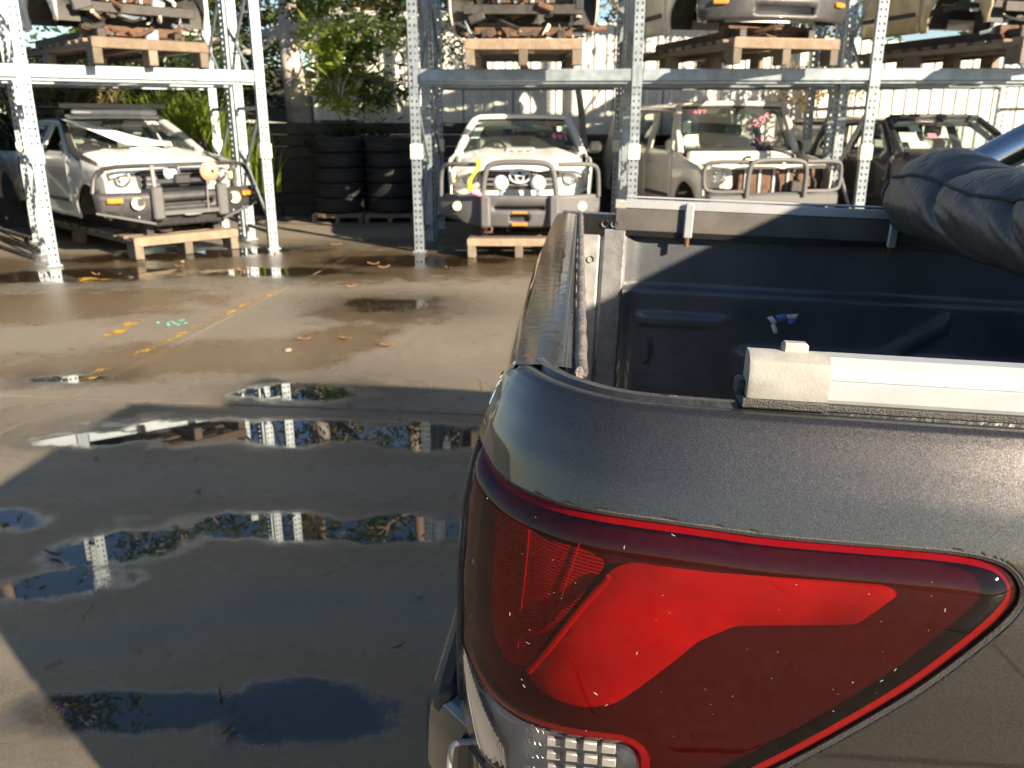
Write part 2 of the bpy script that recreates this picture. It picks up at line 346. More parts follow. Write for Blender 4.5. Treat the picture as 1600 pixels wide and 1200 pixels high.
# ------------------------------------------------------------ ground: concrete slabs with standing water
PUD = []   # (centre, half length, half width, turn)
def pud(px, py, rx, ry, rot=0): PUD.append((G(px, py), rx, ry, R(rot)))
pud(430, 674, 1.25, .24, -2); pud(690, 690, .5, .16); pud(160, 684, .45, .14, 6); pud(470, 612, .42, .24, 0)
pud(420, 824, .55, .17, -4); pud(620, 826, .42, .15, 0); pud(210, 850, .38, .19, 28); pud(70, 915, .30, .16, 20); pud(10, 812, .2, .12)
pud(200, 1112, .36, .11, 2); pud(480, 1112, .30, .16, 0); pud(95, 592, .30, .11, 4); pud(605, 476, .42, .30, 0)
pud(120, 430, 1.5, .45, 10); pud(430, 425, .9, .35, 0); pud(640, 408, 1.1, .45, 0); pud(300, 398, 1.6, .4, 20)
def ground_mat():
    m = bpy.data.materials.new('wet_concrete'); m.use_nodes = True
    nt = m.node_tree; N = nt.nodes; L = nt.links; p = N['Principled BSDF']
    geo = N.new('ShaderNodeNewGeometry'); pos = geo.outputs['Position']
    def noi(s, d=6, r=.55):
        n = N.new('ShaderNodeTexNoise'); n.inputs['Scale'].default_value = s; n.inputs['Detail'].default_value = d; n.inputs['Roughness'].default_value = r
        L.new(pos, n.inputs['Vector']); return n.outputs[0]
    def math_(op, a, b=None, c=None):
        n = N.new('ShaderNodeMath'); n.operation = op
        for i, x in enumerate((a, b, c)):
            if x is None: continue
            if isinstance(x, (int, float)): n.inputs[i].default_value = x
            else: L.new(x, n.inputs[i])
        return n.outputs[0]
    def mr(x, a, b, c=0, d=1, smooth=True):
        n = N.new('ShaderNodeMapRange'); n.interpolation_type = 'SMOOTHSTEP' if smooth else 'LINEAR'
        for i, v in enumerate((a, b, c, d)): n.inputs[i + 1].default_value = v
        L.new(x, n.inputs[0]); return n.outputs[0]
    fld = None
    for c, rx, ry, rot in PUD:
        mp = N.new('ShaderNodeMapping'); mp.vector_type = 'TEXTURE'
        mp.inputs['Location'].default_value = (c.x, c.y, 0); mp.inputs['Rotation'].default_value = (0, 0, rot); mp.inputs['Scale'].default_value = (rx, ry, 1000)
        L.new(pos, mp.inputs[0]); ln = N.new('ShaderNodeVectorMath'); ln.operation = 'LENGTH'; L.new(mp.outputs[0], ln.inputs[0])
        v = math_('SUBTRACT', 1, ln.outputs['Value']); fld = v if fld is None else math_('MAXIMUM', fld, v)
    n1 = noi(3.2, 5); n2 = noi(14, 4); nf = noi(130, 8, .8); nb = noi(.8, 4)
    fld = math_('ADD', fld, math_('MULTIPLY', math_('SUBTRACT', n1, .5), 1.5))
    fld = math_('ADD', fld, math_('MULTIPLY', math_('SUBTRACT', n2, .5), .5))
    fld = math_('ADD', fld, math_('MULTIPLY', math_('SUBTRACT', nf, .5), 1.3))
    water = mr(fld, -.35, .32); damp = mr(fld, -2.6, -.1)
    rp = N.new('ShaderNodeValToRGB'); e = rp.color_ramp.elements; e[0].position = .28; e[1].position = .72
    e[0].color = (.235, .195, .148, 1); e[1].color = (.40, .345, .275, 1)
    L.new(math_('ADD', math_('MULTIPLY', nb, .55), math_('MULTIPLY', n2, .45)), rp.inputs[0])
    sp = N.new('ShaderNodeMix'); sp.data_type = 'RGBA'; sp.blend_type = 'MULTIPLY'; sp.inputs[0].default_value = .8
    r2 = N.new('ShaderNodeValToRGB'); r2.color_ramp.elements[0].position = .3; r2.color_ramp.elements[0].color = (.18, .175, .17, 1); r2.color_ramp.elements[1].position = .6
    L.new(nf, r2.inputs[0]); L.new(rp.outputs[0], sp.inputs[6]); L.new(r2.outputs[0], sp.inputs[7])
    # broad brown wet areas that have not drained
    wf = None
    for (px_, py_, rx, ry, rot) in ((200, 415, 3.0, 1.0, .3), (600, 412, 2.2, 1.1, 0), (500, 540, .42, .95, -.45), (60, 480, 1.6, .8, .3), (250, 560, 1.3, .5, .2), (600, 485, .6, .6, 0)):
        c = G(px_, py_); mp = N.new('ShaderNodeMapping'); mp.vector_type = 'TEXTURE'; mp.inputs['Location'].default_value = (c.x, c.y, 0); mp.inputs['Rotation'].default_value = (0, 0, rot); mp.inputs['Scale'].default_value = (rx, ry, 1000)
        L.new(pos, mp.inputs[0]); ln = N.new('ShaderNodeVectorMath'); ln.operation = 'LENGTH'; L.new(mp.outputs[0], ln.inputs[0]); v = math_('SUBTRACT', 1, ln.outputs['Value']); wf = v if wf is None else math_('MAXIMUM', wf, v)
    wf = math_('ADD', wf, math_('ADD', math_('MULTIPLY', math_('SUBTRACT', n1, .5), 1.6), math_('MULTIPLY', math_('SUBTRACT', n2, .5), .7)))
    wet = mr(wf, -.25, .35)
    wm = N.new('ShaderNodeMix'); wm.data_type = 'RGBA'; wm.blend_type = 'MULTIPLY'; wm.inputs[7].default_value = (.62, .50, .35, 1); L.new(wet, wm.inputs[0]); L.new(sp.outputs[2], wm.inputs[6]); sp = wm
    # dark oil spots and hairline cracks
    vo = N.new('ShaderNodeTexVoronoi'); vo.feature = 'DISTANCE_TO_EDGE'; vo.inputs['Scale'].default_value = .55
    dv = N.new('ShaderNodeVectorMath'); dv.operation = 'MULTIPLY_ADD'; dv.inputs[1].default_value = (.5, .5, .5)
    nn = N.new('ShaderNodeTexNoise'); nn.inputs['Scale'].default_value = 2.2; nn.inputs['Detail'].default_value = 8; L.new(pos, nn.inputs['Vector'])
    L.new(nn.outputs['Color'], dv.inputs[0]); L.new(pos, dv.inputs[2]); L.new(dv.outputs[0], vo.inputs['Vector'])
    crack = math_('MULTIPLY', mr(vo.outputs['Distance'], .0015, .006, 1, 0), mr(n1, .54, .60))
    oil = mr(noi(9, 3, .4), .70, .76)
    dk = math_('MAXIMUM', math_('MULTIPLY', crack, .4), math_('MULTIPLY', oil, .6))
    k = math_('SUBTRACT', 1, math_('MULTIPLY', damp, .38)); k = math_('MULTIPLY', k, math_('SUBTRACT', 1, math_('MULTIPLY', water, .70))); k = math_('MULTIPLY', k, math_('SUBTRACT', 1, dk))
    fin = N.new('ShaderNodeVectorMath'); fin.operation = 'SCALE'; L.new(sp.outputs[2], fin.inputs[0]); L.new(k, fin.inputs['Scale'])
    L.new(fin.outputs[0], p.inputs['Base Color'])
    dry = math_('SUBTRACT', math_('ADD', .42, math_('MULTIPLY', n2, .25)), math_('MULTIPLY', damp, .36))
    dry = math_('MULTIPLY', dry, math_('SUBTRACT', 1, math_('MULTIPLY', wet, .55)))
    L.new(math_('MAXIMUM', .012, math_('MULTIPLY', dry, math_('SUBTRACT', 1, math_('MULTIPLY', water, .98)))), p.inputs['Roughness'])
    p.inputs['Specular IOR Level'].default_value = .5
    b = N.new('ShaderNodeBump'); b.inputs['Distance'].default_value = .016
    L.new(math_('MULTIPLY', math_('SUBTRACT', 1, water), .9), b.inputs['Strength'])
    hn = math_('ADD', math_('MULTIPLY', nf, 1.2), math_('ADD', math_('MULTIPLY', noi(260, 3), .8), math_('MULTIPLY', crack, -1.2)))
    L.new(hn, b.inputs['Height']); L.new(b.outputs[0], p.inputs['Normal'])
    return m
M['ground'] = ground_mat()
g = MB().add([(-250, -250, -.02), (250, -250, -.02), (250, 250, -.02), (-250, 250, -.02)], [(0, 1, 2, 3)]).build('ground', 'soil', smooth=0); g['kind'] = 'structure'
JA = R(-7); jx = Vector((math.cos(JA), math.sin(JA), 0)); jy = Vector((-math.sin(JA), math.cos(JA), 0))
J0 = G(110, 622)           # where the long joint crosses the cross joint
yd = thing('yard', 'x', 'x'); del yd['label'], yd['category']; yd['kind'] = 'structure'; yd.location = (J0.x, J0.y, 0); yd.rotation_euler = (0, 0, JA)
SX = [-14.0, -9.4, -4.7, 0, 4.7, 9.4, 14.0]; SY = [-14, -9.5, -5.0, -.0, 4.6, 9.15, 11.5]
for i in range(len(SX) - 1):
    for j in range(len(SY) - 1):
        q = .004
        MB().box(((SX[i] + SX[i + 1]) / 2, (SY[j] + SY[j + 1]) / 2, -.05), (SX[i + 1] - SX[i] - 2 * q, SY[j + 1] - SY[j] - 2 * q, .1), None, .006).build('concrete_slab', 'ground', yd, smooth=0)
# worn yellow line beside the joint
def yline_mat():
    m = mat('worn_yellow_paint', (.62, .36, .03), .5, 0, 0, .2, 5); nt = m.node_tree; N = nt.nodes; L = nt.links; p = N['Principled BSDF']
    tc = N.new('ShaderNodeTexCoord'); nz = N.new('ShaderNodeTexNoise'); nz.inputs['Scale'].default_value = 7; nz.inputs['Detail'].default_value = 9; nz.inputs['Roughness'].default_value = .7
    L.new(tc.outputs['Object'], nz.inputs['Vector']); mr = N.new('ShaderNodeMapRange'); mr.inputs[1].default_value = .47; mr.inputs[2].default_value = .6
    L.new(nz.outputs[0], mr.inputs[0]); L.new(mr.outputs[0], p.inputs['Alpha']); return m
M['yline'] = yline_mat()
for (a, b, wd) in (((132, 596), (163, 577), .085), ((188, 566), (330, 500), .07), ((335, 498), (432, 455), .09), ((120, 436), (160, 440), .25), ((165, 530), (215, 500), .12)):
    A = G(*a); B = G(*b); d = (B - A).normalized(); n = Vector((-d.y, d.x, 0)) * wd / 2; z = Vector((0, 0, .004))
    o = MB().add([A - n + z, B - n + z, B + n + z, A + n + z], [(0, 1, 2, 3)]).build('painted_line', 'yline', smooth=0); o['kind'] = 'structure'

# ------------------------------------------------------------ back of the yard: sleeper wall, sheet fence, bank
def wallz(x): return 1.42 - .055 * x
wl = thing('retaining_wall', 'low dark retaining wall of stacked timber sleepers behind the tyres', 'wall', (0, 14.7, 0))
random.seed(3)
for k in range(8):
    x = -6.2 + (k % 2) * .9
    while x < 9:
        L_ = 2.3; z = .09 + k * .19; top = wallz(x + L_ / 2)
        if z + .09 < top + .1:
            MB().box((x + L_ / 2, random.uniform(-.02, .02), z), (L_ - .012, .2, .18), None, .012).build('sleeper', 'sleeper', wl)
        x += L_
fn = thing('sheet_metal_fence', 'white corrugated sheet metal fence on top of the sleeper wall', 'fence', (0, 15.0, 0))
x = -3.35
while x < 11:
    z0 = wallz(x) - .05; W_ = .84; h = 1.75
    vs_ = []; fs_ = []; prof = []
    for r_ in range(4):
        b = r_ * .21
        prof += [(b, 0), (b + .085, 0), (b + .105, .028), (b + .15, .028), (b + .17, 0)]
    prof.append((.86, 0))
    for (a, d) in prof: vs_ += [(x + a, -d, z0), (x + a, -d, z0 + h)]
    fs_ = [(2 * i, 2 * i + 2, 2 * i + 3, 2 * i + 1) for i in range(len(prof) - 1)]
    MB().add(vs_, fs_).build('fence_sheet', 'fence', fn, smooth=0, solid=.003, off=-1)
    x += W_
for x in (-3.3, -2.6, 0, 2.6, 5.2, 7.8, 10.4):
    MB().box((x, .06, wallz(x) + .8), (.07, .07, 1.9), None, .004).build('fence_post', 'galvd', fn)
MB().bar((-3.3, .06, wallz(-3.3) + 1.2), (10.9, .06, wallz(10.9) + 1.2), .04, .06).build('fence_rail', 'galvd', fn)
bk = MB().grid(lambda a, b: (-14 + 26 * a, 14.82 + 12 * b, (wallz(-14 + 26 * a) - .12) + 1.3 * b + .15 * mnoise.noise(Vector((a * 20, b * 6, 0)))), 50, 12).build('hillside', 'soil'); bk['kind'] = 'structure'
b2 = MB().grid(lambda a, b: (-16 + 9.9 * a, 12.9 + 2.3 * b, -.03 + 1.7 * b ** .8 + .12 * mnoise.noise(Vector((a * 9, b * 5, 3)))), 40, 12).build('bank', 'soil'); b2['kind'] = 'structure'

# ------------------------------------------------------------ plants
def leaves(mb, c, rad, n, size, seed, asp=.3, droop=.5, clumps=40, spread=.28):
    rng = np.random.default_rng(seed); c = np.array(c); rad = np.array(rad)
    d = rng.normal(size=(clumps, 3)); d /= np.linalg.norm(d, axis=1)[:, None]; cl = c + d * rad * (rng.random((clumps, 1)) ** .45)
    k = rng.integers(0, clumps, n); cs = spread * rad.mean() * (.5 + rng.random(clumps))
    P = cl[k] + rng.normal(size=(n, 3)) * cs[k][:, None] * .55
    t = rng.normal(size=(n, 3)); t[:, 2] = t[:, 2] * .6 - droop; t /= np.linalg.norm(t, axis=1)[:, None]
    s = np.cross(t, rng.normal(size=(n, 3))); s /= np.linalg.norm(s, axis=1)[:, None] + 1e-9
    L_ = size * (.6 + .8 * rng.random((n, 1))); W_ = L_ * asp / 2
    V = np.stack([P, P + t * L_ * .45 + s * W_, P + t * L_, P + t * L_ * .45 - s * W_], 1).reshape(-1, 3)
    b = len(mb.v); mb.v += [tuple(v) for v in V]; mb.f += [(b + 4 * i, b + 4 * i + 1, b + 4 * i + 2, b + 4 * i + 3) for i in range(n)]
    return cl
def tree(name, label, base, trunk, r0, crowns, n, size, lm='leaf', bm='bark', seed=1, group=None, asp=.28):
    t = thing(name, label, 'tree', base, 0, group); rng = random.Random(seed)
    mb = MB(); pts = [Vector(p) for p in trunk]
    mb.tube(pts, [r0 * (1 - .65 * i / (len(pts) - 1)) for i in range(len(pts))], 12, smooth=2)
    cr = MB()
    for i, (c, rad) in enumerate(crowns):
        cl = leaves(cr, c, rad, n, size, seed * 10 + i, asp)
        st = min(pts[len(pts) // 2:], key=lambda p: (p - Vector(c)).length)
        mb.tube([st, st.lerp(Vector(c), .5) + Vector((0, 0, -.15)), Vector(c)], [r0 * .4, r0 * .25, r0 * .12], 8, smooth=1)
        for q in cl[:10]: mb.tube([Vector(c).lerp(st, .3), Vector(c).lerp(Vector(q), .6), Vector(q)], [r0 * .13, r0 * .08, r0 * .03], 5)
    mb.build('trunk', bm, t); cr.build('crown', lm, t, smooth=0); return t
tb = AT(468, 200, 15.15); tb.z = 1.3
tree('gum_tree', 'gum tree with a thick forked grey trunk beside the tyre stacks', tb,
     [(0, 0, -.5), (.02, 0, .3), (-.05, 0, 1.0), (-.12, .1, 1.7), (-.05, .2, 2.6), (.1, .3, 4.2)], .25,
     [((-1.1, -.2, 1.3), (.9, .5, .6)), ((1.5, -.4, 1.75), (.9, .3, .35)), ((.2, .4, 3.6), (1.8, 1.2, .9)), ((-2.2, .2, 1.6), (1.1, .7, .7)), ((1.5, -.5, .75), (.7, .25, .35)), ((.55, -.6, 2.0), (.6, .4, .35)), ((2.8, -.6, 2.7), (1.2, .6, .5)), ((1.2, -1.6, 2.6), (1.0, .5, .4))], 620, .14, 'leaf', 'bark', 5)
tree('leaning_tree', 'small dark leafed tree hanging over the white fence behind the white ute', (1.2, 14.45, 1.2),
     [(0, 0, -.2), (-.1, 0, .8), (-.4, -.1, 1.7), (-1.0, -.2, 2.6)], .07,
     [((-1.9, -.2, 1.75), (.85, .45, .5)), ((-1.2, -.3, 2.9), (1.2, .7, .7)), ((-2.5, -.2, 2.5), (.7, .5, .7)), ((.5, -.3, 3.4), (1.3, .7, .6))], 650, .12, 'leafd', 'bark', 6)
tree('fence_tree', 'slim olive leafed tree behind the off-road wagon without a bonnet', (5.4, 14.4, 1.0),
     [(0, 0, -.2), (.05, 0, .9), (-.1, 0, 1.9), (-.3, 0, 3.2)], .08,
     [((-.5, -.1, 1.15), (.8, .4, .35)), ((-.6, -.2, 3.0), (1.2, .8, .8)), ((-2.2, -.2, 2.7), (1.1, .7, .7))], 800, .12, 'leafo', 'bark', 8)
bg_ = [(-9, 21, 8.5, 'leaf'), (-5.8, 24, 10, 'leafo'), (-2.6, 20, 9, 'leaf'), (.2, 22.5, 17, 'leafo'), (4.0, 20.5, 13, 'leaf'), (7.4, 23.5, 15, 'leafo'), (-13, 18.5, 11, 'leafd'), (10.6, 20.5, 12, 'leaf')]
lab = ['tall gum tree with pale pinkish trunk standing on the hillside behind the yard']
for i, (x, y, h, lm) in enumerate(bg_):
    rg = random.Random(i + 40); s = rg.uniform(-.6, .6)
    cw = [((s + rg.uniform(-2, 2), rg.uniform(-1, 1), h * f), (rg.uniform(1.3, 2.1), 1.5, rg.uniform(.9, 1.5))) for f in (.24, .42, .6, .8, .98)]
    tree('tall_gum_tree', lab[0], (x, y, 1.8), [(0, 0, -.5), (s * .2, 0, h * .2), (s * .7, .1, h * .45), (s, 0, h * .7), (s * 1.2, 0, h * .95)], .24, cw, 620, .30, lm, 'pbark', 20 + i, 'tall gums behind the fence', .3)
def bush(name, label, base, rad, n, size, lm, seed, group=None, asp=.35, droop=.0):
    t = thing(name, label, 'shrub', base, 0, group); mb = MB(); cl = leaves(mb, (0, 0, rad[2]), rad, n, size, seed, asp, droop, 36, .35); mb.build('foliage', lm, t, smooth=0)
    st = MB()
    for q in cl[:14]: st.tube([(0, 0, -.1), (q[0] * .4, q[1] * .4, q[2] * .5), tuple(q)], [.02, .012, .005], 5)
    st.build('stem', 'bark', t); return t
for i, (x, y, z, r, lm) in enumerate([(-6.2, 13.9, .8, (.9, .6, .8), 'leafd'), (-7.8, 14.1, .9, (1.1, .7, .95), 'leafd'), (-9.6, 13.6, .6, (1.2, .7, 1.0), 'leafd'), (-5.0, 14.4, .9, (.8, .5, .9), 'leafd'), (-11.6, 13.4, .5, (1.2, .8, 1.1), 'leafd')]):
    bush('dense_shrub', 'dense dark green shrub on the bank behind the left racking', (x, y, z), r, 3800, .13, lm, 60 + i, 'dark shrubs on the bank')
bp = AT(500, 150, 13.6)
bush('bright_shrub', 'bright yellow green leafy branch clump beside the grey gum trunk', (bp.x + .30, 13.3, 1.7), (.34, .3, .66), 700, .22, 'leafy', 71, None, .2, .1)
bush('bright_shrub', 'green leafy branches in front of the white fence above the tyre stacks', (-2.35, 13.6, 2.1), (.55, .25, .45), 620, .17, 'leaf', 75, None, .25, .2)
for i, (x, y, z, r, lm, lb) in enumerate([(-10.5, 16.4, 1.6, (1.6, .7, 1.3), 'leafd', 'dark green hedge shrub above the bank behind the dark grey car'), (-7.6, 16.6, 1.7, (1.6, .7, 1.4), 'leaf', 'tall green shrub rising behind the wreck over the silver ute'), (-5.0, 16.3, 1.6, (1.2, .7, 1.3), 'leafd', 'dark green shrub filling the gap left of the gum trunk'),
        (-.3, 16.2, 1.6, (1.5, .5, 1.15), 'leafd', 'dark green shrub showing over the fence behind the cream wreck'), (2.4, 16.4, 1.5, (1.5, .6, 1.3), 'leafo', 'olive shrub showing over the fence behind the upper silver wreck'), (5.4, 16.4, 1.5, (1.6, .6, 1.3), 'leaf', 'green shrub showing over the fence behind the gold wreck')]):
    bush('fence_shrub', lb, (x, y, z), r, 2600, .17, lm, 90 + i, 'shrubs behind the fence')
bush('low_shrub', 'low dark green plant at the foot of the grey gum trunk', (-2.55, 14.35, 1.0), (.75, .3, .22), 1000, .16, 'leafd', 72, None, .22, -.2)
bush('dry_bush', 'dry straw coloured bush above the roof of the silver ute with the snorkel', (-6.7, 13.5, 1.55), (1.0, .3, .28), 1500, .3, 'leafo', 73, None, .08, -.8)
bush('dry_bush', 'dry tan brush rising above the white fence beside the gum trunk', (-2.0, 15.7, 2.35), (1.5, .4, .75), 2600, .26, 'leafo', 74, None, .2, -.3)
def strap(base, n, h, seed):
    rg = random.Random(seed); mb = MB()
    for i in range(n):
        a = rg.uniform(0, 6.28); l = h * rg.uniform(.6, 1.1); o = rg.uniform(.1, .5) * l; w_ = rg.uniform(.012, .022); dx, dy = math.cos(a), math.sin(a); vs_ = []
        bx, by = rg.gauss(0, .14), rg.gauss(0, .1)
        for k in range(6):
            t = k / 5; r_ = o * t ** 1.7; z = l * (t - .25 * t ** 3); ww = w_ * (1 - t ** 2) + .001
            vs_ += [(bx + dx * r_ - dy * ww, by + dy * r_ + dx * ww, z), (bx + dx * r_ + dy * ww, by + dy * r_ - dx * ww, z)]
        mb.add(vs_, [(2 * k, 2 * k + 1, 2 * k + 3, 2 * k + 2) for k in range(5)])
    o = mb.build('strap_leaf_plant', 'leafy', smooth=0); o.location = base
    tag(o, 'tall yellow green strap leaf plant behind the left racking uprights', 'plant', 'strap leaf plants on the bank')
for i, (px, D, z, h) in enumerate([(300, 12.9, .7, 1.55), (345, 13.1, .6, 1.4), (325, 13.5, .9, 1.4), (280, 13.3, .9, 1.4), (392, 13.3, .5, 1.15), (250, 13.6, 1.0, 1.3)]):
    p = AT(px, 240, D); strap((p.x, D, z), 150, h, 80 + i)

# ------------------------------------------------------------ pallets, tyres
def make_pallet(wd=1.42, dp=2.6, h=.25, seed=0):
    r = thing('pallet', 'p', 'pallet'); rg = random.Random(seed)
    for x in (-wd / 2 + .06, 0, wd / 2 - .06):
        for y in (.09, dp / 2, dp - .09): MB().box((x, y, .075), (.11, .16, .146), None, .006).build('block', 'wood2', r)
        MB().box((x, dp / 2, .172), (.10, dp - .03, .045), None, .004).build('stringer', 'wood2', r)
    n = 13
    for k in range(n):
        y = .07 + (dp - .14) * k / (n - 1)
        MB().box((rg.uniform(-.012, .012), y, .2105 + (.0 if k else -.01)), (wd - rg.uniform(0, .03), .13, .03 if k else .055), None, .005).build('deck_board', rg.choice(['wood', 'wood', 'wood2']), r)
    MB().box((0, .02, .178), (wd, .035, .085), None, .005).build('front_board', 'wood', r)
    return r
PAL = make_pallet(); pal_used = [False]
def place_pallet(loc, rz, label, s=(1, 1, 1)):
    o = PAL if not pal_used[0] else dup(PAL)
    pal_used[0] = True; o.location = loc; o.rotation_euler = (0, 0, rz); o.scale = s; o['label'] = label; o['group'] = 'timber pallets'; return o
def make_tyre():
    mb = MB(); pr = [(.215, .02), (.20, .05), (.215, .075), (.25, .085), (.30, .11), (.345, .115), (.372, .10)]
    tr = [(.385, .088), (.387, .062), (.378, .058), (.378, .05), (.389, .046), (.39, .006)]
    prof = [(r_, z) for r_, z in pr + tr] + [(.381, .004)]; full = [(r_, z) for r_, z in prof] + [(r_, -z) for r_, z in reversed(prof)]
    mb.lathe(full + [full[0]], 40)
    # tread lugs
    for k in range(40):
        a = 2 * math.pi * k / 40
        for sg in (-1, 1):
            mb.box((math.cos(a) * .386, math.sin(a) * .386, sg * .075), (.016, .034, .04), Matrix.Rotation(a, 3, 'Z'))
    return mb.build('tyre', 'tyre', smooth=30)
TY = make_tyre(); first = True
tg_ = G(525, 349); stacks = [(tg_.x + .02, tg_.y + .42, 5, 'the tyre stack beside the gum trunk'), (tg_.x + .83, tg_.y + .45, 5, 'the tyre stack beside the blue racking upright')]
ordn = ['bottom', 'second from the bottom', 'middle', 'second from the top', 'top']
for (x, y, n, nm) in stacks:
    for k in range(n):
        o = TY if first else TY.copy()
        if not first: col.objects.link(o)
        first = False; o.location = (x + random.uniform(-.02, .02), y + random.uniform(-.02, .02), .15 + .118 + k * .232); o.rotation_euler = (0, 0, k * 1.3)
        tag(o, 'black tyre, %s one of %s' % (ordn[k], nm), 'tyre', 'stacked tyres')
for (x, y, n) in ((tg_.x + 1.65, tg_.y + .6, 4), (tg_.x + .4, tg_.y + 1.2 - .12, 4)):
    for k in range(n):
        o = TY.copy(); col.objects.link(o); o.location = (x, y, .118 + k * .232); tag(o, 'black tyre stacked in the shade behind the front tyre stacks', 'tyre', 'tyres behind the front stacks')
for dx in (0, .83):
    place_pallet((tg_.x + .02 + dx, tg_.y + .02, 0), 0, 'small timber pallet under the tyre stack beside the %s' % ('gum trunk' if dx == 0 else 'blue racking upright'), (.56, .33, .6))

# ------------------------------------------------------------ pallet racking
def upright_mesh(H):
    mb = MB(); w_, d = .11, .085; xs = [-w_ / 2, -.038, -.018, .018, .038, w_ / 2]; pitch = .075; n = int(H / pitch)
    def face(fn, cols, holes):
        for k in range(n):
            z0 = k * pitch; z1 = z0 + .024; z2 = z0 + .052; z3 = z0 + pitch
            for i in range(len(cols) - 1):
                for (a, b) in ((z0, z1), (z1, z2), (z2, z3)):
                    if a == z1 and i in holes: continue
                    mb.add([fn(cols[i], a), fn(cols[i + 1], a), fn(cols[i + 1], b), fn(cols[i], b)], [(0, 1, 2, 3)])
    face(lambda a, z: (a, -d / 2, z), xs, (1, 3))
    ys = [-d / 2, -.012, .012, d / 2]
    face(lambda a, z: (w_ / 2, a, z), ys, (1,)); face(lambda a, z: (-w_ / 2, -a, z), ys, (1,))
    Hh = n * pitch
    mb.add([(-w_ / 2, d / 2, 0), (-.03, d / 2, 0), (-.03, d / 2, Hh), (-w_ / 2, d / 2, Hh)], [(0, 1, 2, 3)]); mb.add([(w_ / 2, d / 2, 0), (.03, d / 2, 0), (.03, d / 2, Hh), (w_ / 2, d / 2, Hh)], [(0, 1, 2, 3)])
    return mb.build('upright', 'galv', smooth=0)
RH = 4.8; UP = upright_mesh(RH); up_used = [False]
DEP = (0, 1.0, 1.36, 2.36)
def rack(label, loc, rz, xs, skip=()):
    r = thing('pallet_racking', label, 'racking', loc, rz, 'galvanised racking bays')
    for x in xs:
        for d in DEP:
            o = UP if not up_used[0] else UP.copy()
            if up_used[0]: col.objects.link(o)
            up_used[0] = True; o.parent = r; o.location = (x, d, .01)
            MB().box((x, d, .006), (.16, .13, .012)).build('foot_plate', 'galvd', r)
        for d in DEP[:1] + DEP[3:]:
            MB().box((x, d - .002, 1.2), (.135, .108, .17), None, .004).build('splice_plate', 'splice', r)
        for (a, b) in ((DEP[0], DEP[1]), (DEP[2], DEP[3])):
            z = .25; k = 0
            while z < RH - .9:
                MB().bar((x + .02, a + .04, z), (x + .02, b - .04, z + .75), .03, .045).build('brace', 'galvd', r) if k % 2 == 0 else MB().bar((x + .02, b - .04, z), (x + .02, a + .04, z + .75), .03, .045).build('brace', 'galvd', r)
                z += .75; k += 1
            for z in (.2, 1.7, 3.3): MB().bar((x - .02, a + .04, z), (x - .02, b - .04, z), .03, .045).build('brace', 'galvd', r)
    for i in range(len(xs) - 1):
        for lv in (2.05, 4.25):
            for d in (DEP if lv < 3 else (DEP[0], DEP[3])):
                dy = -.045 if d in (DEP[0], DEP[2]) else .045
                mb = MB(); mb.box(((xs[i] + xs[i + 1]) / 2, d + dy * .3, lv + .012), (xs[i + 1] - xs[i] - .125, .05, .135), None, .008)
                mb.box(((xs[i] + xs[i + 1]) / 2, d + dy * .3 + .03, lv - .07), (xs[i + 1] - xs[i] - .125, .045, .03), None, .004)
                mb.build('beam', 'galv', r)
                if d == DEP[0]:
                    for (xx, sg) in ((xs[i], 1), (xs[i + 1], -1)):
                        MB().box((xx + sg * .025, d - .048, lv), (.07, .008, .24), None, .002).build('beam_connector', 'galvd', r)
    return r
FL = G(85, 415); FR = G(427, 388); axv = (FR - FL).normalized(); RZL = math.atan2(axv.y, axv.x); BAY = (FR - FL).length
rack('galvanised pallet racking holding the silver ute with the snorkel', FL, RZL, [-BAY - .05, 0, BAY])
RR = G(656, 393); RZR = R(-2)
rack('galvanised pallet racking holding the white ute and the off-road wagons', RR, RZR, [0, 2.6, 5.32, 8.0])
def inrack(o, rz, x, y, z=0): 
    m = Matrix.Rotation(rz, 4, 'Z'); return Vector(o) + m @ Vector((x, y, z))

